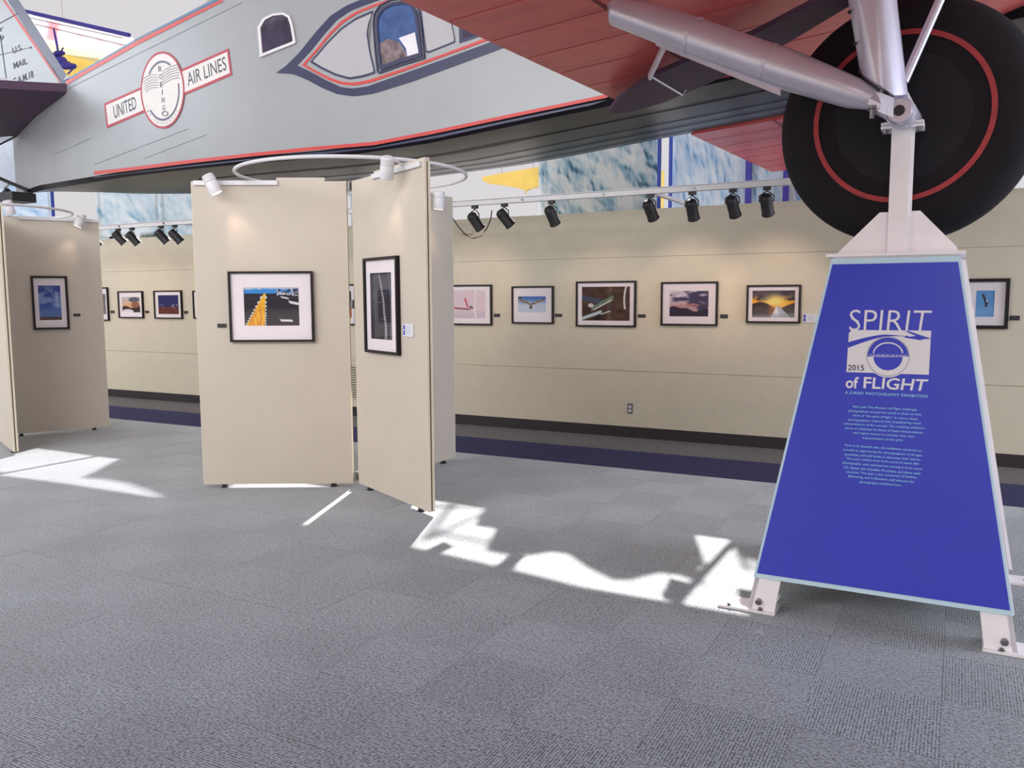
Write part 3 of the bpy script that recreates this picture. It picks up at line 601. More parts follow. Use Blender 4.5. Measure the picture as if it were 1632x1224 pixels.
def face_quad(side, z0, z1, ins0=0, ins1=0, out=0., th=.012):
    k0, k1 = (z0-ZS0)/(ZS1-ZS0), (z1-ZS0)/(ZS1-ZS0); h0, h1 = lerp(B0, B1, k0), lerp(B0, B1, k1)
    n = {'f': Vector((0, -1, 0)), 'b': Vector((0, 1, 0)), 'l': Vector((-1, 0, 0)), 'r': Vector((1, 0, 0))}[side]; tt = Vector((n.y, -n.x, 0)) if side in 'fb' else Vector((0, 1, 0)) if side == 'r' else Vector((0, -1, 0))
    c0 = Vector((SC.x, SC.y, z0))+n*(h0+out); c1 = Vector((SC.x, SC.y, z1))+n*(h1+out); tt = n.cross(Vector((0, 0, 1)))*-1
    q = [c0-tt*(h0-ins0), c0+tt*(h0-ins0), c1+tt*(h1-ins1), c1-tt*(h1-ins1)]
    return q, n*th
def side_panel(side, m_, name, out=.002, ins=.0, th=.012, z0=ZS0, z1=ZS1-.02, parent=stand, **k):
    q, nv = face_quad(side, z0, z1, ins, ins, out, th); return obj(name, MB().prism(q, nv), m_, parent, **k)
for s_ in 'lrb': side_panel(s_, m_white, 'side_sheet', .002, .02, .008, z0=.16 if s_ != 'b' else .05)
obj('shade_sheet', MB().box(SC.x-.5, SC.x+.5, SC.y-.5, SC.y+.5, .2, .208), m_bb, stand)  # dark sheet added to deepen the shade under the stand
q, nv = face_quad('r', .34, 1.66, .03, .03, .012, .014); obj('side_rail', MB().prism([q[0], lerp(q[0], q[1], .12), lerp(q[3], q[2], .2), q[3]], nv), m_white, stand)
obj('side_rail', MB().prism([lerp(q[1], q[0], .12), q[1], q[2], lerp(q[2], q[3], .2)], nv), m_white, stand)
back = side_panel('f', m_lb, 'sign_backing', .002, -.006, .008, z0=ZS0-.022, z1=ZS1-.01)
sign = side_panel('f', m_blue, 'sign_sheet', .0105, .006, .004, z0=ZS0, z1=ZS1-.035, label='blue sheet with white and cyan lettering')
k_ = (B0-B1)/(ZS1-ZS0); SN = Vector((0, -1, 0))+Vector((0, 0, k_)); SN.normalize()
SP = Vector((SC.x, SC.y-B0-.0105-.004, ZS0))
def sp(x, y, e=.001): return on_plane(x, y, SP, SN)+SN*e
def spc(pxs, e=.001): return [sp(x, y, e) for x, y in pxs]
c2 = lambda x, y: (1300+x/6.8, 480+y/6.8)
c3 = lambda x, y: (1300+x/6.8, 630+y/6.8)
mb = MB(); text_quad(mb, 'SPIRIT', spc([c2(362, 322), c2(1222, 330), c2(1262, 100), c2(372, 92)]), -.008); obj('lettering', mb, m_signw, sign)
def rect_pts(n=14):
    tl, tr, br, bl = c2(360, 312), c2(1252, 320), c2(1226, 798), c2(332, 768); return tl, tr, br, bl
tl, tr, br, bl = rect_pts()
obj('emblem_field', MB().add(spc([(tl[0]+4, tl[1]), tr, br, bl, (tl[0], tl[1]+5)], .0008), [(0, 1, 2, 3, 4)]), m_signw, sign)
obj('emblem_disc', MB().add([sp(*c2(786+240*math.cos(a_), 605+222*math.sin(a_)), .0012) for a_ in np.linspace(0, 2*math.pi, 48, endpoint=False)], [tuple(range(48))]), m_signw, sign)
def ringmb(mb, cx, cy, rx, ry, w_, a0, a1, e, n=48):
    A = []; B = []
    for a_ in np.linspace(a0, a1, n+1): A.append(sp(*c2(cx+rx*math.cos(a_), cy+ry*math.sin(a_)), e)); B.append(sp(*c2(cx+(rx-w_)*math.cos(a_), cy+(ry-w_)*math.sin(a_)), e))
    return mb.strip(A, B)
mb = MB(); ringmb(mb, 784, 600, 232, 214, 5, 0, 2*math.pi, .0016); obj('emblem_ring', mb, m_navy, sign)
mb = MB(); n = 40; mb.add([sp(*c2(784+222*math.cos(a_), 600+205*math.sin(a_)), .0016) for a_ in np.linspace(math.pi, 2*math.pi, n)], [tuple(range(n))]); mb.add([sp(*c2(784+158*math.cos(a_), 604+146*math.sin(a_)), .0016) for a_ in np.linspace(0, math.pi, n)], [tuple(range(n))])
obj('emblem_disc', mb, m_blue, sign, label='blue roundel')
mb = MB(); ringmb(mb, 784, 575, 166, 130, 14, math.pi*1.03, math.pi*1.97, .002, 30); text_quad(mb, 'THE MUSEUM OF FLIGHT', spc([c2(582, 598), c2(990, 606), c2(990, 582), c2(582, 574)], .002), -.004); obj('emblem_arc', mb, m_signw, sign)
A = []; B = []
for x in np.linspace(352, 1000, 30):
    t_ = (x-352)/(1000-352); yy = 445-87*math.sin(min(1, t_*1.35)*math.pi/2)+30*max(0, t_-.6)*2; th_ = lerp(62, 6, min(1, t_*1.15)); A.append(sp(*c2(x, yy), .0014)); B.append(sp(*c2(x, yy+th_), .0014))
mb = MB(); mb.strip(A, B); mb.add(spc([c2(960, 322), c2(1010, 326), c2(1256, 408), c2(1175, 412), c2(1130, 424), c2(1080, 414), c2(1000, 402), c2(955, 392), c2(990, 372), c2(1010, 385), c2(1085, 378)], .0018), [tuple(range(11))]); obj('contrail_mark', mb, m_blue, sign)
mb = MB(); text_quad(mb, '2015', spc([c2(348, 750), c2(525, 754), c2(525, 692), c2(352, 688)], .002), .01); obj('lettering', mb, m_navy, sign)
mb = MB(); text_quad(mb, 'of', spc([c2(322, 942), c2(458, 948), c2(468, 822), c2(330, 818)]), .022); obj('lettering', mb, m_signw, sign); mb = MB(); text_quad(mb, 'FLIGHT', spc([c2(516, 945), c2(1190, 976), c2(1224, 848), c2(524, 820)]), .016); obj('lettering', mb, m_signw, sign)
mb = MB(); text_quad(mb, 'A JURIED PHOTOGRAPHY EXHIBITION', spc([c2(315, 1012), c2(1210, 1058), c2(1212, 1016), c2(320, 974)]), .018, 1.15); obj('lettering', mb, m_signc, sign, label='cyan subtitle line')
L1 = [('Each year The Museum of Flight challenges', 405, 1100, 124, 160), ('photographers around the world to show us their', 355, 1150, 170, 212), ('vision of "the spirit of flight." In return, these', 398, 1103, 218, 260), ('photographers respond with breathtaking visual', 355, 1138, 266, 308),
      ('interpretations of the concept. The resulting exhibition', 305, 1185, 308, 360), ('serves to celebrate the finest of these interpretations,', 315, 1168, 356, 408), ('and inspire viewers to consider their own', 408, 1068, 408, 450), ('interpretations of this spirit.', 510, 948, 464, 490)]
L2 = [('Now in its seventh year, the exhibition continues to', 318, 1145, 542, 604), ('provide an opportunity for photographers of all ages,', 300, 1160, 590, 655), ('specialties, and skill levels to showcase their talents.', 310, 1140, 640, 702), ("This year's exhibit drew from a pool of nearly 200", 332, 1115, 686, 746),
      ('photographs, with submissions coming in from seven', 292, 1155, 732, 802), ('U.S. States, two Canadian Provinces, and three total', 305, 1132, 780, 850), ('countries. This year, a jury composed of Exhibits,', 325, 1102, 830, 894), ('Marketing, and Collections staff selected the', 355, 1068, 878, 942), ('photographs exhibited here.', 475, 930, 940, 978)]
for LL in (L1, L2):
    mb = MB()
    for t_, xa, xb, ya, yb in LL: text_quad(mb, t_, spc([c3(xa, ya+15), c3(xb, yb+15), c3(xb, yb-15), c3(xa, ya-15)]), .012)
    obj('paragraph', mb, m_signc, sign)
ct = ZS1
obj('top_plate', MB().box(SC.x-.292, SC.x+.292, SC.y-.292, SC.y+.292, ct, ct+.014), m_white, stand)
obj('top_skirt', MB().box(SC.x-.262, SC.x+.262, SC.y-.268, SC.y+.262, ct-.05, ct), m_white, stand)
PY0 = 4.29; px0 = -.318; px1 = -.236
hubc = atY(1433, 176, 4.28)
obj('post', MB().box(px0, px1, PY0, PY0+.1, ct+.014, 2.262).box(px0-.0, px1+.014, PY0+.02, PY0+.03, ct+.014, 2.262), m_white, stand)
g1 = [Vector((-.545, PY0+.03, ct+.014)), Vector((px0, PY0+.03, ct+.014)), Vector((px0, PY0+.03, ct+.205)), Vector((px0-.04, PY0+.03, ct+.205))]
g2 = [Vector((px1, PY0+.03, ct+.014)), Vector((-.025, PY0+.03, ct+.014)), Vector((-.03, PY0+.03, ct+.035)), Vector((px1+.05, PY0+.03, ct+.205)), Vector((px1, PY0+.03, ct+.205))]
obj('gusset', MB().prism(g1, Vector((0, .012, 0))), m_white, stand); obj('gusset', MB().prism(g2, Vector((0, .012, 0))), m_white, stand)
pl = obj('saddle_plate', MB().box(px0-.045, px1+.05, PY0-.02, PY0+.12, 2.262, 2.275).box(px0-.045, px1+.05, PY0-.02, PY0+.12, 2.278, 2.29), m_white, stand)
for x in (px0-.025, px1+.03): obj('bolt', MB().lathe(Vector((x, PY0, 2.245)), Vector((0, 0, 1)), [(0, .012), (.05, .012)], 8), m_steel, pl)
obj('saddle', MB().prism([Vector((px0, PY0, 2.29)), Vector((px1, PY0, 2.29)), Vector((px1+.01, PY0, 2.36)), Vector((px1-.02, PY0, 2.42)), Vector((px0+.02, PY0, 2.42)), Vector((px0-.0, PY0, 2.34))], Vector((0, .09, 0))), m_white, stand)

# ------------------------------------------------------------------ the big airplane overhead
plane = thing('airplane', (-3, 7, 3), 'large silver and red passenger airplane overhead with navy stripes', 'airplane')
Yn = table([(-13.2, 7.92), (-12.4, 7.68), (-11.3, 7.28), (-10.1, 6.93), (-8.4, 6.67), (-6.5, 6.44), (-5, 6.32), (-3, 6.2), (4, 5.77)])
Ya = lambda X: 7.12+(-3-X)*.061
Yf = lambda X: 2*Ya(X)-Yn(X)
def meet(x, y, fn, off=0.):
    d = ray(x, y); lo, hi = .5, 60.
    for _ in range(50):
        m_ = (lo+hi)/2; p = EYE+d*m_
        if p.y < fn(p.x)+off: lo = m_
        else: hi = m_
    return EYE+d*lo
def S_(x, y, off=-.004): return meet(x, y, Yn, off)
def tab_px(pxs, fn):
    q = sorted([(p.x, p.z) for p in (meet(x, y, fn) for x, y in pxs)]); return q
zn = table([(-13, 3.05)]+tab_px([(58, 300), (120, 290), (196, 277), (300, 264), (400, 254), (500, 246), (600, 235), (700, 218), (800, 196), (944, 166)], Yn)+[(4, 3.45)])
zf = table([(-13, 3.05)]+tab_px([(60, 304), (150, 303), (304, 311), (440, 307), (560, 298), (683, 285), (859, 262), (1070, 221)], Yf)+[(4, 3.45)])
zs = table(tab_px([(35, 165), (108, 128), (225, 62), (345, -2)], Yn)+[(-5.5, 5.2), (4, 5.6)])
stX = [-12.6, -12.4, -12, -11.6, -11.3, -10.7, -10.1, -9.5, -8.9, -8.4, -7.9, -7.2, -6.5, -6, -5.5, -5, -4.2, -3.6, -3, -2.5, -1.8, -.8, .4, 2, 3.8]
def section(X):
    n_, f_, a_, b_, s_ = Yn(X), Yf(X), zn(X), zf(X), zs(X)
    if f_ < n_+.06: f_ = n_+.06
    h = f_-n_; bul = min(.07, h*.06)
    b_ = min(b_, s_-.2); r_ = min(.05, h*.2)
    return [(n_+r_*.5, a_-.035), (n_, a_+.03), (n_, (a_+s_)/2), (n_, s_-.02), (n_+r_, s_+.05), (n_+h*.3, s_+.13), (n_+h*.5, s_+.16), (n_+h*.7, s_+.13), (f_-r_, s_+.05), (f_, s_-.02), (f_, (b_+s_)/2), (f_, b_+.1), (f_-r_*.8, b_+.01), (n_+h*.72, (a_*.28+b_*.72)-bul*.6), (n_+h*.4, (a_*.6+b_*.4)-bul)]
vsf = []; ns = 15
for X in stX: vsf += [(X, y, z) for y, z in section(X)]
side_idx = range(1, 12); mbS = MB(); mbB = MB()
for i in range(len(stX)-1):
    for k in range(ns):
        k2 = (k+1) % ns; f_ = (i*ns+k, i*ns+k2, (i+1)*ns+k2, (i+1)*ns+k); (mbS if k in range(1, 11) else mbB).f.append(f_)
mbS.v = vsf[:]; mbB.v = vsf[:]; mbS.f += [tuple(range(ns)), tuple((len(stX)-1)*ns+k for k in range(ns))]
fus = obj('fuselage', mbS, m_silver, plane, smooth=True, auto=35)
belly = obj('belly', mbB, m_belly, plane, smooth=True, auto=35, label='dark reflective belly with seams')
def clean(o):
    bm = bmesh.new(); bm.from_mesh(o.data); bmesh.ops.delete(bm, geom=[v for v in bm.verts if not v.link_faces], context='VERTS'); bm.to_mesh(o.data); bm.free()
clean(fus); clean(belly)
# belly seams: raised strips running fore and aft
for q, w_ in ((.25, .01), (.45, .008), (.62, .008), (.8, .008)):
    A = []; B = []
    for X in stX[10:]:
        sec = section(X); n_, f_ = Yn(X), Yf(X); y = lerp(n_, f_, q)
        def zb_(y):
            pts_ = [sec[11], sec[12], sec[13], sec[14], sec[0]]; pts_ = sorted(pts_); return float(np.interp(y, [p[0] for p in pts_], [p[1] for p in pts_]))
        A.append(Vector((X, y-w_, zb_(y-w_)-.004))); B.append(Vector((X, y+w_, zb_(y+w_)-.004)))
    obj('belly_seam', MB().strip(A, B, Vector((0, 0, -.004))), mat('seam_dark', (60, 54, 70), .4), belly)
c1_ = lambda x, y: (x/3.886, y/3.886); cc2 = lambda x, y: (400+x/3.886, y/3.886); cc3 = lambda x, y: (800+x/3.886, y/3.886)
def dens(pxs, n):
    pxs = list(pxs); d = [0]
    for a_, b_ in zip(pxs, pxs[1:]): d.append(d[-1]+math.hypot(b_[0]-a_[0], b_[1]-a_[1]))
    ts = np.linspace(0, d[-1], n); return list(zip(np.interp(ts, d, [p[0] for p in pxs]), np.interp(ts, d, [p[1] for p in pxs])))
def ribbon(name, top, bot, m_, e, n=40, th=.003, **k):
    A = [S_(x, y, -e) for x, y in dens(top, n)]; B = [S_(x, y, -e) for x, y in dens(bot, n)]
    return obj(name, MB().strip(A, B, Vector((0, -.0015, 0))), m_, fus, **k)
low = [(150, 273), (196, 268), (300, 255), (400, 244), (500, 234), (596, 226), (700, 206), (820, 180.5), (900, 164), (968, 150)]
off = lambda p, dy: [(x, y+dy) for x, y in p]
ribbon('stripe', low, off(low, 5.5), m_redst, .003, 60, label='red pinstripe')
ribbon('stripe', off(low, 9), [(150, 283.5), (196, 277.5), (300, 266), (400, 255.5), (500, 247.5), (600, 236.5), (700, 219.5), (800, 197.5), (900, 176.5), (944, 167.5)], m_navy, .003, 60, label='navy lower stripe')
ribbon('stripe', [(104, 130), (224, 62), (352, 0)], [(106, 135), (226, 68), (357, 2)], m_redst, .003, 20, label='red upper stripe')
ribbon('stripe', [(96, 132), (222, 59), (340, 0)], [(101, 133), (223, 61), (349, 0)], mat('teal_paint', (84, 122, 160), .4), .003, 20, label='blue-grey upper edge stripe')
# panel seams on the side
for a_, b_ in (((108, 141), (385, 4)), ((86, 246), (145, 220)), ((150, 262), (300, 205)), ((230, 252), (330, 214))):
    A = dens([a_, b_], 12); ribbon('panel_seam', A, off(A, .7), mat('seam_gray', (126, 132, 140), .5), .002, 12)
# livery around the cabin windows
def patch(name, pxs, m_, e, **k):
    bm = bmesh.new(); vs_ = [bm.verts.new(S_(x, y, -e)) for x, y in pxs]; f_ = bm.faces.new(vs_); bmesh.ops.triangulate(bm, faces=[f_]); 
    mb = MB(); mb.v = [tuple(v.co) for v in bm.verts]; bm.verts.index_update(); mb.f = [tuple(v.index for v in f.verts) for f in bm.faces]; bm.free(); return obj(name, mb, m_, fus, **k)
navyO = [cc2(155, 452), cc2(215, 410), cc2(300, 325), cc2(400, 200), cc2(490, 100), cc2(590, 35), cc2(700, -10), cc2(900, -70)]
navyI = [cc2(286, 405), cc2(296, 395), cc2(370, 315), cc2(450, 215), cc2(530, 125), cc2(620, 65), cc2(750, 15), cc2(930, -45)]
ribbon('stripe', navyO, navyI, m_navy, .003, 50, label='broad navy flourish')
navyOb = [cc2(155, 452), cc2(260, 458), cc2(350, 495), cc2(440, 545), cc2(540, 585), cc2(640, 597), cc2(760, 580), cc2(1000, 505), cc2(1300, 395), cc2(1582, 290), cc2(1900, 175)]
navyIb = [cc2(286, 405), cc2(380, 450), cc2(470, 500), cc2(560, 540), cc2(630, 548), cc2(720, 535), cc2(900, 472), cc2(1200, 365), cc2(1500, 255), cc2(1800, 145)]
ribbon('stripe', navyOb, navyIb, m_navy, .003, 60, label='broad navy flourish lower arm')
redA = [cc2(318, 400), cc2(400, 310), cc2(480, 210), cc2(560, 130), cc2(650, 72), cc2(760, 28), cc2(950, -35)]
redB = [cc2(334, 402), cc2(412, 316), cc2(490, 220), cc2(570, 142), cc2(656, 86), cc2(765, 42), cc2(955, -22)]
ribbon('stripe', redA, redB, m_redst, .003, 40, label='red flourish line')
redC = [cc2(312, 402), cc2(400, 452), cc2(480, 495), cc2(560, 524), cc2(640, 530), cc2(740, 512), cc2(950, 440), cc2(1250, 330), cc2(1490, 242), cc2(1800, 128)]
redD = [cc2(336, 400), cc2(410, 442), cc2(490, 482), cc2(570, 508), cc2(640, 512), cc2(736, 494), cc2(945, 424), cc2(1244, 315), cc2(1475, 228), cc2(1790, 112)]
ribbon('stripe', redC, redD, m_redst, .0035, 50, label='red flourish lower line')
outl = [cc2(365, 385), cc2(470, 262), cc2(560, 172), cc2(650, 110), cc2(760, 62), cc2(735, 130), cc2(722, 200), cc2(742, 330), cc2(772, 455), cc2(690, 480), cc2(610, 493), cc2(520, 468), cc2(430, 425)]
cen = (sum(p[0] for p in outl)/len(outl), sum(p[1] for p in outl)/len(outl))
inn = [(lerp(x, cen[0], .07), lerp(y, cen[1], .075)) for x, y in outl]
ribbon('stripe', outl+outl[:1], inn+inn[:1], m_navy, .003, 70, label='navy outline of the rear window flourish')
patch('painted_field', inn, m_field, .0025)
def window(name, pxo, fr_m, frw, pane_fn, lab):
    cx = sum(p[0] for p in pxo)/len(pxo); cy = sum(p[1] for p in pxo)/len(pxo); pi_ = [(lerp(x, cx, frw), lerp(y, cy, frw)) for x, y in pxo]
    A = [S_(x, y, -.004) for x, y in dens(pxo+pxo[:1], 60)]; B = [S_(x, y, -.004) for x, y in dens(pi_+pi_[:1], 60)]
    fr = obj('cabin_window', MB().strip(A, B, Vector((0, -.012, 0))), fr_m, fus, label=lab)
    return fr, pi_
def pane(name, pxs, m_, e=.006): return patch(name, pxs, m_, e)
m_pane = mat('cabin_glass', (66, 58, 84), .08, var=.5, scale=6, spec=.8)
m_paneb = mat('cabin_glass_blue', (74, 104, 160), .08, var=.35, scale=7, spec=.8)
port = [cc2(62, 175), cc2(90, 125), cc2(140, 98), cc2(200, 92), cc2(232, 110), cc2(248, 160), cc2(264, 262), cc2(170, 300), cc2(75, 340)]
po = [(lerp(x, cc2(165, 200)[0], -.17), lerp(y, cc2(165, 200)[1], -.12)) for x, y in port]
window('cabin_window', po, m_whitem, .14, None, 'small rear porthole with riveted pale frame'); pane('porthole_glass', port, m_pane, .005)
winp = [cc2(775, 160), cc2(780, 100), cc2(810, 50), cc2(870, 18), cc2(950, 5), cc2(1000, 22), cc2(1030, 70), cc2(1048, 200), cc2(1062, 350), cc2(920, 395), cc2(800, 440), cc2(785, 300)]
wo = [(lerp(x, cc2(915, 215)[0], -.13), lerp(y, cc2(915, 215)[1], -.1)) for x, y in winp]
window('cabin_window', wo, m_navy, .05, None, 'second cabin window outline'); fr_, wi = window('cabin_window', winp, m_navy, .12, None, 'large round-topped cabin window'); pane('window_glass', wi, m_paneb)
pane('painted_far_window', [cc2(915, 235), cc2(1015, 200), cc2(1040, 340), cc2(970, 362), cc2(960, 300)], mat('standin_daylight', (232, 232, 240), .4), .0075)  # daylight of the far-side window painted on as a pale shape
pane('cabin_curtain', [cc2(795, 270), cc2(850, 240), cc2(920, 262), cc2(962, 330), cc2(965, 362), cc2(815, 412)], mat('curtain_cloth', (140, 124, 128), .7, var=.5, scale=14), .007)
w3 = [cc2(1045, -20), cc2(1235, -60), cc2(1240, 120), cc2(1268, 262), cc2(1085, 335), cc2(1060, 150)]
A = dens(w3+w3[:1], 50); ccn = (400+1150/3.886, 130/3.886); B = [(lerp(x, ccn[0], .06), lerp(y, ccn[1], .06)) for x, y in A]; ribbon('stripe', A, B, m_navy, .003, 50, label='navy outline between cabin windows')
patch('painted_field', [(lerp(x, ccn[0], .06), lerp(y, ccn[1], .06)) for x, y in w3], m_field, .0025)
w4 = [cc2(1285, 100), cc2(1420, 60), cc2(1600, 60), cc2(1640, 150), cc2(1290, 270)]; patch('cabin_window', w4, m_navy, .003); pane('window_glass', [cc2(1310, 130), cc2(1420, 90), cc2(1600, 90), cc2(1620, 140), cc2(1312, 238)], m_pane, .005)
# banner and round emblem
bq = [(170.5, 204.5), (370, 119.5), (364.5, 77), (166, 165)]
def bil(q, u, v): return (lerp(lerp(q[0][0], q[1][0], u), lerp(q[3][0], q[2][0], u), v), lerp(lerp(q[0][1], q[1][1], u), lerp(q[3][1], q[2][1], u), v))
def bq_strip(name, u0, u1, v0, v1, m_, e, n=20):
    A = [S_(*bil(bq, u, v0), -e) for u in np.linspace(u0, u1, n)]; B = [S_(*bil(bq, u, v1), -e) for u in np.linspace(u0, u1, n)]; return obj(name, MB().strip(A, B, Vector((0, -.0015, 0))), m_, fus)
m_banred = mat('banner_red', (184, 66, 84), .5)
bn = bq_strip('banner', 0, 1, 0, 1, m_banred, .003); bq_strip('banner_field', .012, .985, .1, .9, m_cream, .0045)
mb = MB(); text_quad(mb, 'UNITED', [S_(*bil(bq, u, v), -.007) for u, v in ((.065, .24), (.245, .26), (.245, .76), (.065, .76))], .01); obj('lettering', mb, m_gray, fus); mb = MB(); text_quad(mb, 'AIR LINES', [S_(*bil(bq, u, v), -.007) for u, v in ((.655, .27), (.965, .27), (.965, .78), (.655, .78))], .004); obj('lettering', mb, m_gray, fus)
def em(cx, cy, rx, ry, name, m_, e, rin=None, a0=0, a1=2*math.pi, n=48):
    P_ = lambda a_, r_: S_(cx+rx*r_*math.cos(a_), cy+ry*r_*math.sin(a_), -e); mb = MB(); an = np.linspace(a0, a1, n+1)
    if rin is None: mb.add([P_(a_, 1) for a_ in an[:-1]], [tuple(range(n))])
    else: mb.strip([P_(a_, 1) for a_ in an], [P_(a_, rin) for a_ in an], Vector((0, -.0015, 0)))
    return obj(name, mb, m_, fus)
em(259, 143.5, 35, 61.5, 'emblem_disc', m_banred, .008); em(259, 143.5, 32.6, 58, 'emblem_disc', m_cream, .0095)
for a0_, a1_ in ((-.25, .95), (.95, 2.4), (3.75, 5.2)): em(259, 144.5, 27, 48, 'emblem_ring', m_navy, .011, .93, a0_, a1_, 20)
mb = MB()
for k, ch in enumerate('BOEING'):
    y = 105+k*12.5; x = 254.5+k*1.3; hw_ = .5 if ch == 'I' else 2.2; text_quad(mb, ch, [S_(*q, -.0125) for q in ((x-hw_, y+9), (x+hw_, y+8), (x+hw_, y), (x-hw_, y+.5))], .0)
obj('lettering', mb, m_gray, fus)
em(263, 181, 5, 4, 'emblem_ring', m_gray, .0125, .75, 0, 2*math.pi, 20)
mb = MB()
for k in range(6):
    ya = 109+k*4.2; A = dens([(258, ya+5), (272, ya-3.5-k*.1), (286, ya-7)], 8); mb.strip([S_(x, y, -.0125) for x, y in A], [S_(x, y+.7, -.0125) for x, y in A])
    ya = 122+k*4.0; A = dens([(252, ya-3), (240, ya-3.5+k*.2), (225.5+k*1.3, ya+4.5)], 8); mb.strip([S_(x, y, -.0125) for x, y in A], [S_(x, y+.7, -.0125) for x, y in A])
obj('emblem_wings', mb, m_gray, fus)
mb = MB()
for k, ch in enumerate('AIR TRANSPORT'):
    if ch == ' ': continue
    a_ = math.radians(150-k*9.3); c_ = (259+29.6*math.cos(a_), 143.5+53*math.sin(a_)); text_quad(mb, ch, [S_(c_[0]+dx, c_[1]+dy, -.0125) for dx, dy in ((-1.2, 2), (1.2, 1.4), (1.2, -1.8), (-1.2, -1.2))])
obj('lettering', mb, mat('faint_gray', (170, 172, 184), .5), fus)

# wings (red fabric undersides): trailing edge square to the axis, nose-up
AZ = -.061
TE = lambda Y: -2.40-.061*(6.15-Y)
zw = lambda X, Y, side: 3.0+.062*(X+2.4)+.02*abs(Y-6.9)*0
CH = 2.75
def wing(name, ya, yb, lab, ns_=14):
    mb = MB(); prof = [(0, 0), (.25, .0), (.6, -.0), (1.2, -.0), (2.0, .0), (2.5, .02), (2.68, .06), (2.75, .14), (2.66, .24), (2.3, .33), (1.5, .36), (.8, .24), (.3, .09), (0, .02)]
    n = len(prof)
    for k in range(ns_+1):
        Y = lerp(ya, yb, k/ns_); X0 = TE(Y)
        for c_, h in prof: mb.v.append((X0+c_, Y-c_*.061, zw(X0+c_, Y, 0)+h))
    for k in range(ns_):
        for i in range(n): i2 = (i+1) % n; mb.f.append((k*n+i, k*n+i2, (k+1)*n+i2, (k+1)*n+i))
    mb.f += [tuple(range(n)), tuple(ns_*n+i for i in range(n))]
    wg = obj(name, mb, m_red, plane, smooth=True, auto=30, label=lab)
    # rib tapes: slightly proud chordwise strips under the fabric
    Y = min(ya, yb)+.35
    while Y < max(ya, yb):
        X0 = TE(Y); mb = MB(); A = [Vector((X0+c_, Y-c_*.061, zw(X0+c_, Y, 0)-.002)) for c_ in (.02, .8, 1.6, 2.4)]; B = [p+Vector((0, .014, 0)) for p in A]; obj('rib_tape', MB().strip(A, B, Vector((0, 0, -.0012))), m_red, wg); Y += .42
    for c_ in (.75, 1.9): # spanwise seam
        mb = MB(); A = []; B = []
        for k in range(9): Y = lerp(ya, yb, k/8); X = TE(Y)+c_; A.append(Vector((X, Y-c_*.061, zw(X, Y, 0)-.002))); B.append(A[-1]+Vector((.02, 0, .0012)))
        obj('spar_seam', MB().strip(A, B, Vector((0, 0, -.003))), mat('seam_red', (120, 40, 44), .5), wg)
    return wg
wing('wing', 6.22, -3.5, 'red near lower wing'); wing('wing', 7.84, 10.7, 'red far lower wing')
# tail surfaces
A_ = atY(107, 150, 6.95); B_ = atY(35, 217, 7.7); tipA = atZ(-130, 138, A_.z+.0); tipB = atZ(-170, 222, B_.z)
lean_ = Vector((0, 0, .1))
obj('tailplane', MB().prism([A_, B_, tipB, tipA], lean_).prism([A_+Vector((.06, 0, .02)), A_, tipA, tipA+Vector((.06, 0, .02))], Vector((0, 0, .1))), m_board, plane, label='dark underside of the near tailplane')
Ft = 7.74
fin = [atY(x, y, Ft) for x, y in ((104, 134), (12, 0), (-60, -105), (-190, -70), (-190, 240), (20, 215))]
fn_o = obj('tail_fin', MB().prism(fin, Vector((0, .06, 0))), m_silver, plane, label='silver tail fin with mail lettering')
F2 = Ft-.004
def fpatch(name, pxs, m_, e=0, **k): obj(name, MB().prism([atY(x, y, Ft-.001-e) for x, y in pxs], Vector((0, -.003, 0))), m_, fn_o, **k)
fpatch('stripe', [(12, 0), (30, 0), (106, 119), (98, 134), (93, 126)], m_navy); fpatch('stripe', [(4, 0), (7.5, 0), (99, 128), (95, 132)], m_redst)
fpatch('hinge_line', [(0, 58), (10, 130), (11, 144), (12, 144), (11, 129), (1, 55)], m_gray); fpatch('brace_wire', [(0, 36), (28, 21), (28, 22.5), (0, 38)], m_gray)
fpatch('panel_seam', [(0, 87), (48, 75.5), (48, 76), (0, 88)], m_gray); fpatch('hinge', [(48, 74.5), (50, 74), (50.5, 77), (48.5, 77.5)], m_gray)
mb = MB()
for t_, q in (('U.S.', [(20.5, 86), (36, 79), (34, 70), (19, 76)]), ('MAIL', [(22, 110), (43.5, 101.5), (42.5, 92), (20.5, 100)]), ('C.A.M.18', [(21, 136), (53.5, 123), (52, 112), (20, 125)]), ('T', [(-4, 52), (6, 48), (6, 43), (-4, 46)]), ('9', [(-1, 65), (6, 63), (6, 56), (-1, 57)])): text_quad(mb, t_, [atY(x, y, Ft-.004) for x, y in q], .012)
obj('lettering', mb, m_gray, fn_o)
rud = [atY(x, y, Ft+.1) for x, y in ((31, 217), (26, 240), (36, 270), (45, 302), (16, 290), (5, 300), (-40, 300), (-60, 220))]
obj('rudder', MB().prism(rud, Vector((0, .05, 0))), mat('rudder_silver', (188, 196, 210), .35, metal=.3, bump=.2, bscale=4), plane, label='pale lower rudder')
obj('tail_brace', MB().tube([atY(-20, 276, 7.3), atY(46, 304, 7.5)], .025, 10), m_black, plane)
obj('tail_brace', MB().tube([atY(-30, 118, 7.2), atY(78, 141, 7.3)], .012, 8), m_whitem, plane, label='thin pale brace wire')
obj('tail_brace', MB().tube([atY(-20, 240, 7.3), atY(26, 217, 7.5)], .014, 8), m_black, plane)
obj('tail_skid', MB().box(-12.75, -11.9, 7.25, 7.6, 2.9, 3.03).tube([(-12.4, 7.5, 3.1), (-12.7, 7.45, 2.85)], .05, 10), m_black, plane)
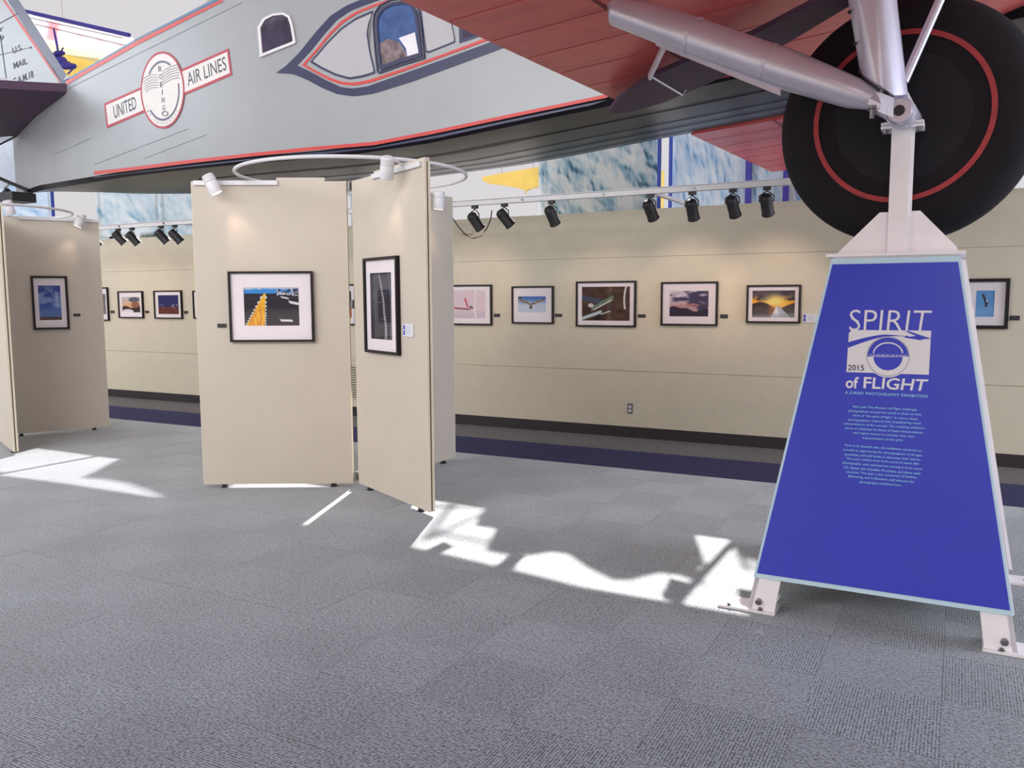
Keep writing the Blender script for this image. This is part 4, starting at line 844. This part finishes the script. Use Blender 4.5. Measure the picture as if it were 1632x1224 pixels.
# main wheel
WC = atY(1443, 196, 4.62); az = Vector((-.061, -.998, 0)).normalized()
whl = thing('wheel', WC, None, None); par(whl, plane)
del_ = [k for k in ('label',) if k in whl]
Rt = .585
tp_ = [(-.16, .30), (-.165, .40), (-.155, .47), (-.13, .535), (-.09, .57), (-.04, Rt), (.04, Rt), (.09, .57), (.13, .535), (.155, .47), (.165, .40), (.16, .30)]
ty = obj('tyre', MB().lathe(WC, az, tp_, 96, cap=False), m_rub, None, smooth=True, auto=60)
RC = WC+az*.166
cv = obj('wheel_cover', MB().lathe(WC+az*.0, az, [(.155, .02), (.16, .2), (.158, .405), (.14, .41)], 72).lathe(WC, az, [(-.14, .41), (-.158, .405), (-.17, .02)], 72), m_hub, None, smooth=True, auto=30)
rg = obj('rim_stripe', MB().lathe(RC, az, [(.0, .374), (.004, .374), (.004, .398), (.0, .398)], 96, cap=False), m_ringred, None)
for o_ in (ty, cv, rg): o_.parent = whl; o_.matrix_parent_inverse = (Matrix.Translation(WC)).inverted()
whl.matrix_parent_inverse = Matrix.Translation(plane.location).inverted()
# axle hub
HC = atY(1433, 176, 4.16)
ax_ = obj('axle_hub', MB().lathe(HC, -az, [(0, .05), (.02, .058), (.05, .056), (.055, .064), (.4, .064)], 6 if False else 24), m_silver2, plane, smooth=True, auto=30)
obj('axle_bore', MB().lathe(HC+az*.002, az, [(-.001, .024), (.001, .024)], 20), m_black, plane)
obj('axle_nut', MB().lathe(HC, az, [(-.03, .05), (-.001, .05), (.0, .026)], 6, cap=False), m_silver2, plane)
# struts
s0 = atY(985, 16, 4.30); s1 = atY(1392, 160, 4.24)
dv = (s1-s0).normalized()
def fairing(name, p0, p1, w_, th, nose, m_, w1=None, **k):
    """streamlined strut: chord direction nose, thickness th"""
    d = (p1-p0).normalized(); nose = (nose-d*nose.dot(d)).normalized(); b = d.cross(nose); pr = [(1, 0), (.85, .42), (.5, .5), (0, .46), (-.5, .3), (-1, 0), (-.5, -.3), (0, -.46), (.5, -.5), (.85, -.42)]
    mb = MB(); W1 = w1 or w_
    for p, ww in ((p0, w_), (lerp(p0, p1, .5), (w_+W1)/2), (p1, W1)): mb.v += [tuple(p+nose*(c_*ww/2)+b*(h*th)) for c_, h in pr]
    n = len(pr)
    for i in range(2):
        for j in range(n): j2 = (j+1) % n; mb.f.append((i*n+j, i*n+j2, (i+1)*n+j2, (i+1)*n+j))
    mb.f += [tuple(range(n)), tuple(2*n+j for j in range(n))]
    return obj(name, mb, m_, plane, smooth=True, auto=50, **k)
st = obj('strut', MB().tube([s0-dv*.04+Vector((0, 0, .03)), s0, lerp(s0, s1, .3), lerp(s0, s1, .7), lerp(s0, s1, .93), s1], [.03, .082, .092, .092, .07, .045], 20), m_silver2, plane, smooth=True, label='silver streamlined rear strut')
for k in (.32, .62): obj('strut_band', MB().tube([lerp(s0, s1, k), lerp(s0, s1, k+.012)], .095, 20), m_silver2, st)
q0, q1 = atY(1046, 55, 4.30), atY(1245, 134, 4.27)
obj('step_flange', MB().obox(q0, (q1-q0).normalized(), Vector((0, 0, 1)), Vector((0, 1, 0)), (0, (q1-q0).length), (-.055, .045), (-.01, .01)), m_silver2, st)
obj('fork_end', MB().obox(lerp(s1, HC, .0), (HC-s1).normalized(), Vector((0, 0, 1)), Vector((0, 1, 0)), (-.02, (HC-s1).length-.03), (-.045, .04), (-.03, .05)), m_silver2, st)
for x, y in ((1406, 150), (1390, 182), (1421, 150)): p = atY(x, y, 4.2); obj('bolt', MB().lathe(p, Vector((0, 0, 1)), [(-.02, .012), (.02, .012), (.024, .02), (.036, .02)], 8), m_steel, st)
obj('strut', MB().tube([s1-dv*.02, HC-dv*.01+Vector((0, .06, 0))], [.045, .05], 12), m_silver2, plane)
# vertical fairing
vf = [atY(x, y, 4.22) for x, y in ((1344, -60), (1418, -60), (1446, 150), (1426, 154), (1371, 114))]
vf2 = [p+Vector((0, .1, 0)) for p in vf]
mbv = MB(); cxs = [(1340, -70), (1356, -70), (1385, -70), (1404, -70), (1414, -70), (1420, -70)]; cys = [(1370.5, 114), (1383, 122), (1405, 138), (1425, 152), (1437, 151.5), (1446, 150)]; dep = [.02, -.035, -.06, -.045, -.0, .02]
for row, dsc in ((cxs, 1), (cys, 1)): mbv.v += [tuple(atY(x, y, 4.20+dd)) for (x, y), dd in zip(row, dep)]
k0 = len(mbv.v); mbv.v += [(v[0], 4.34, v[2]) for v in mbv.v[:]]
for i in range(5): mbv.f.append((i, i+1, 6+i+1, 6+i)); mbv.f.append((12+i, 12+i+1, 18+i+1, 18+i))
mbv.f += [(0, 6, 18, 12), (5, 11, 23, 17)]+[(i, i+1, 12+i+1, 12+i) for i in range(5)]+[(6+i, 7+i, 19+i, 18+i) for i in range(5)]
vfo = obj('strut_fairing', mbv, m_silver2, plane, smooth=True, auto=50, label='wide silver vertical strut fairing')
for x, y in ((1353, 18), (1362, 69), (1370, 114), (1347, -20)): p = atY(x, y, 4.2); obj('bolt', MB().lathe(p+Vector((0, .02, 0)), Vector((0, -1, 0)), [(0, .007), (.015, .007)], 8), m_black, vfo)
obj('brace_rod', MB().tube([atY(1520, -50, 4.3), atY(1441, 130, 4.26)], .02, 12), m_silver2, plane, smooth=True, label='thin silver brace rod in front of the tyre')
# long dark board under the wing with its bracket
bd = [(975, 172), (971, 178), (973, 180), (985, 181), (1010, 177), (1060, 163), (1120, 137), (1200, 102), (1270, 60), (1350, 12), (1400, -20), (1330, -20), (1290, 10), (1205, 54), (1120, 88), (1040, 122), (1000, 148), (984, 160)]
bp_ = [atZ(x, y, 2.9) for x, y in bd]; bdo = obj('wing_float_board', MB().prism(bp_, Vector((0, 0, .03))), m_board, plane, label='long dark rounded board beneath the wing'); bdo.name = 'fairing_board'
L0, L1_, L2_, L3_ = atY(1064, 62, 4.45), atZ(1036, 121, 2.885), atZ(1088, 152, 2.885), atZ(1093, 143, 2.9)
obj('bracket', MB().tube([L0, L1_], .028, 10, sq=.5), m_silver2, plane); obj('bracket', MB().tube([L1_, L2_, L3_], .006, 8), m_whitem, plane)

# ------------------------------------------------------------------ other aircraft and yellow wing in the bright hall behind
m_canvas = mat('canvas', (230, 225, 228), .7, transl=.55, attr='Col')
def f_canvas(U, V):
    c = base(U, (236, 228, 232)); c = mix(c, (236, 140, 150), step(.06-np.abs(U-.22-.15*(V-.6)), .06)*step(.3-np.abs(V-.62), .1)); c = mix(c, (232, 170, 176), (step(.03-np.abs(U-.5), .05)+step(.03-np.abs(U-.68), .05)+step(.02-np.abs(U-.86), .04))*step(.2-np.abs(V-.55), .1)*.8)
    c = mix(c, (244, 232, 160), step(.24-V+.1*U, .04)*.85); return mix(c, (240, 160, 160), step(.012-np.abs(V-.36), .01))
q = [atY(x, y, 14) for x, y in ((58, 76), (230, 118), (212, 60), (42, 22))]
oth = thing('biplane', q[0], 'pale canvas biplane wing with red markings hanging at the top left', 'airplane')
U, V = np.meshgrid(np.linspace(0, 1, 61), np.linspace(0, 1, 31)); mb = MB()
for j in range(31):
    for i in range(61): u, v = i/60, j/30; mb.v.append(tuple(lerp(lerp(q[0], q[1], u), lerp(q[3], q[2], u), v)))
mb.f = [(j*61+i, j*61+i+1, (j+1)*61+i+1, (j+1)*61+i) for j in range(30) for i in range(60)]
ob = obj('canvas_wing', mb, m_canvas, oth); at = ob.data.color_attributes.new('Col', 'FLOAT_COLOR', 'POINT'); cc_ = np.clip(f_canvas(U, V), 0, 255)/255; c4 = np.ones((len(mb.v), 4)); c4[:, :3] = (cc_.reshape(-1, 3))**2.2; at.data.foreach_set('color', c4.ravel())
obj('leading_edge', MB().tube([atY(36, 17, 14), atY(206, 56, 14)], .05, 10), m_dkblue, oth)
for x0, x1, y0, y1 in ((60, 205, 36, 70), (52, 200, 26, 58)): obj('spar', MB().tube([atY(x0, y0, 14.1), atY(x1, y1, 14.1)], .02, 6), m_steel, oth)
lw = [atY(x, y, 14.4) for x, y in ((66, 70), (175, 82), (150, 110), (115, 125), (90, 110))]
obj('lower_wing', MB().prism(lw, Vector((0, .03, .02))), m_yel, oth, label='yellow lower wing')
mb = MB()
for x, y, r_ in ((88, 92, .1), (96, 100, .12), (104, 106, .1), (111, 107, .07), (93, 86, .06)): mb.lathe(atY(x, y, 13.8)-Vector((0, .1, 0)), Vector((.3, 1, .2)), [(0, r_*.6), (.05, r_), (.2, r_), (.25, r_*.5)], 10)
mb.tube([atY(101, 76, 13.8), atY(88, 96, 13.8)], .02, 6).tube([atY(108, 118, 13.8), atY(118, 108, 13.8)], .02, 6); obj('engine', mb, m_dkblue, oth, label='dark engine cluster')
obj('cabane_strut', MB().tube([atY(96, 100, 13.9), atY(86, 46, 14)], .03, 6), m_dkblue, oth); obj('cabane_strut', MB().tube([atY(28, 20, 14), atY(60, 23, 14)], .03, 6), m_whitem, oth)
yw = [(768, 282), (800, 276), (858, 266), (858, 298), (846, 300), (838, 304), (826, 300), (800, 295), (780, 293), (769, 288)]
yo = thing('yellow_airplane', atY(820, 290, 12), 'bright yellow wing in the hall behind, left of the snowfield mural', 'airplane')
obj('wing', MB().prism([atY(x, y, 12) for x, y in yw], Vector((0, .05, 0))), m_yel, yo); obj('aileron_horn', MB().tube([atY(838, 303, 12), atY(838, 310, 12)], .012, 6), m_yel, yo)
a = atY(1053, 296, MY+.3); b = atY(1058, 272, MY+.3); obj('yellow_sign', MB().box(a.x, b.x, MY+.3, MY+.33, 0, b.z), m_yel, label='small yellow strip between the two blue uprights', cat='sign')
# white bars added behind to streak the floor's sun patch with shadow
t = thing('shadow_bars', (-8, 12.6, 0), 'white bars added behind the murals to streak the sun patch', 'frame')
def bar(x0, z0, x1, z1, r_=.05, Y=12.6): obj('shadow_bar', MB().tube([(x0, Y, z0), (x1, Y, z1)], r_, 8), m_whitem, t)
def fl(px, py): x, z = floor_to(px, py, 12.6); return x, z
for (a_, b_) in (((686, 806), (788, 811)), ((676, 862), (790, 808)), ((690, 848), (786, 866))): bar(*fl(*a_), *fl(*b_), .022)
for p_ in ((676, 862), (790, 808)):
    x_, z_ = fl(*p_); bar(x_, 0, x_, z_, .03)

for px, par_, Y in ((800, yo, 12.02), (850, yo, 12.02), (100, oth, 14.0)):
    p = atY(px, 280 if par_ is yo else 34, Y); obj('hanging_cable', MB().tube([p, p+Vector((0, 0, 7))], .004, 6), m_steel, par_)
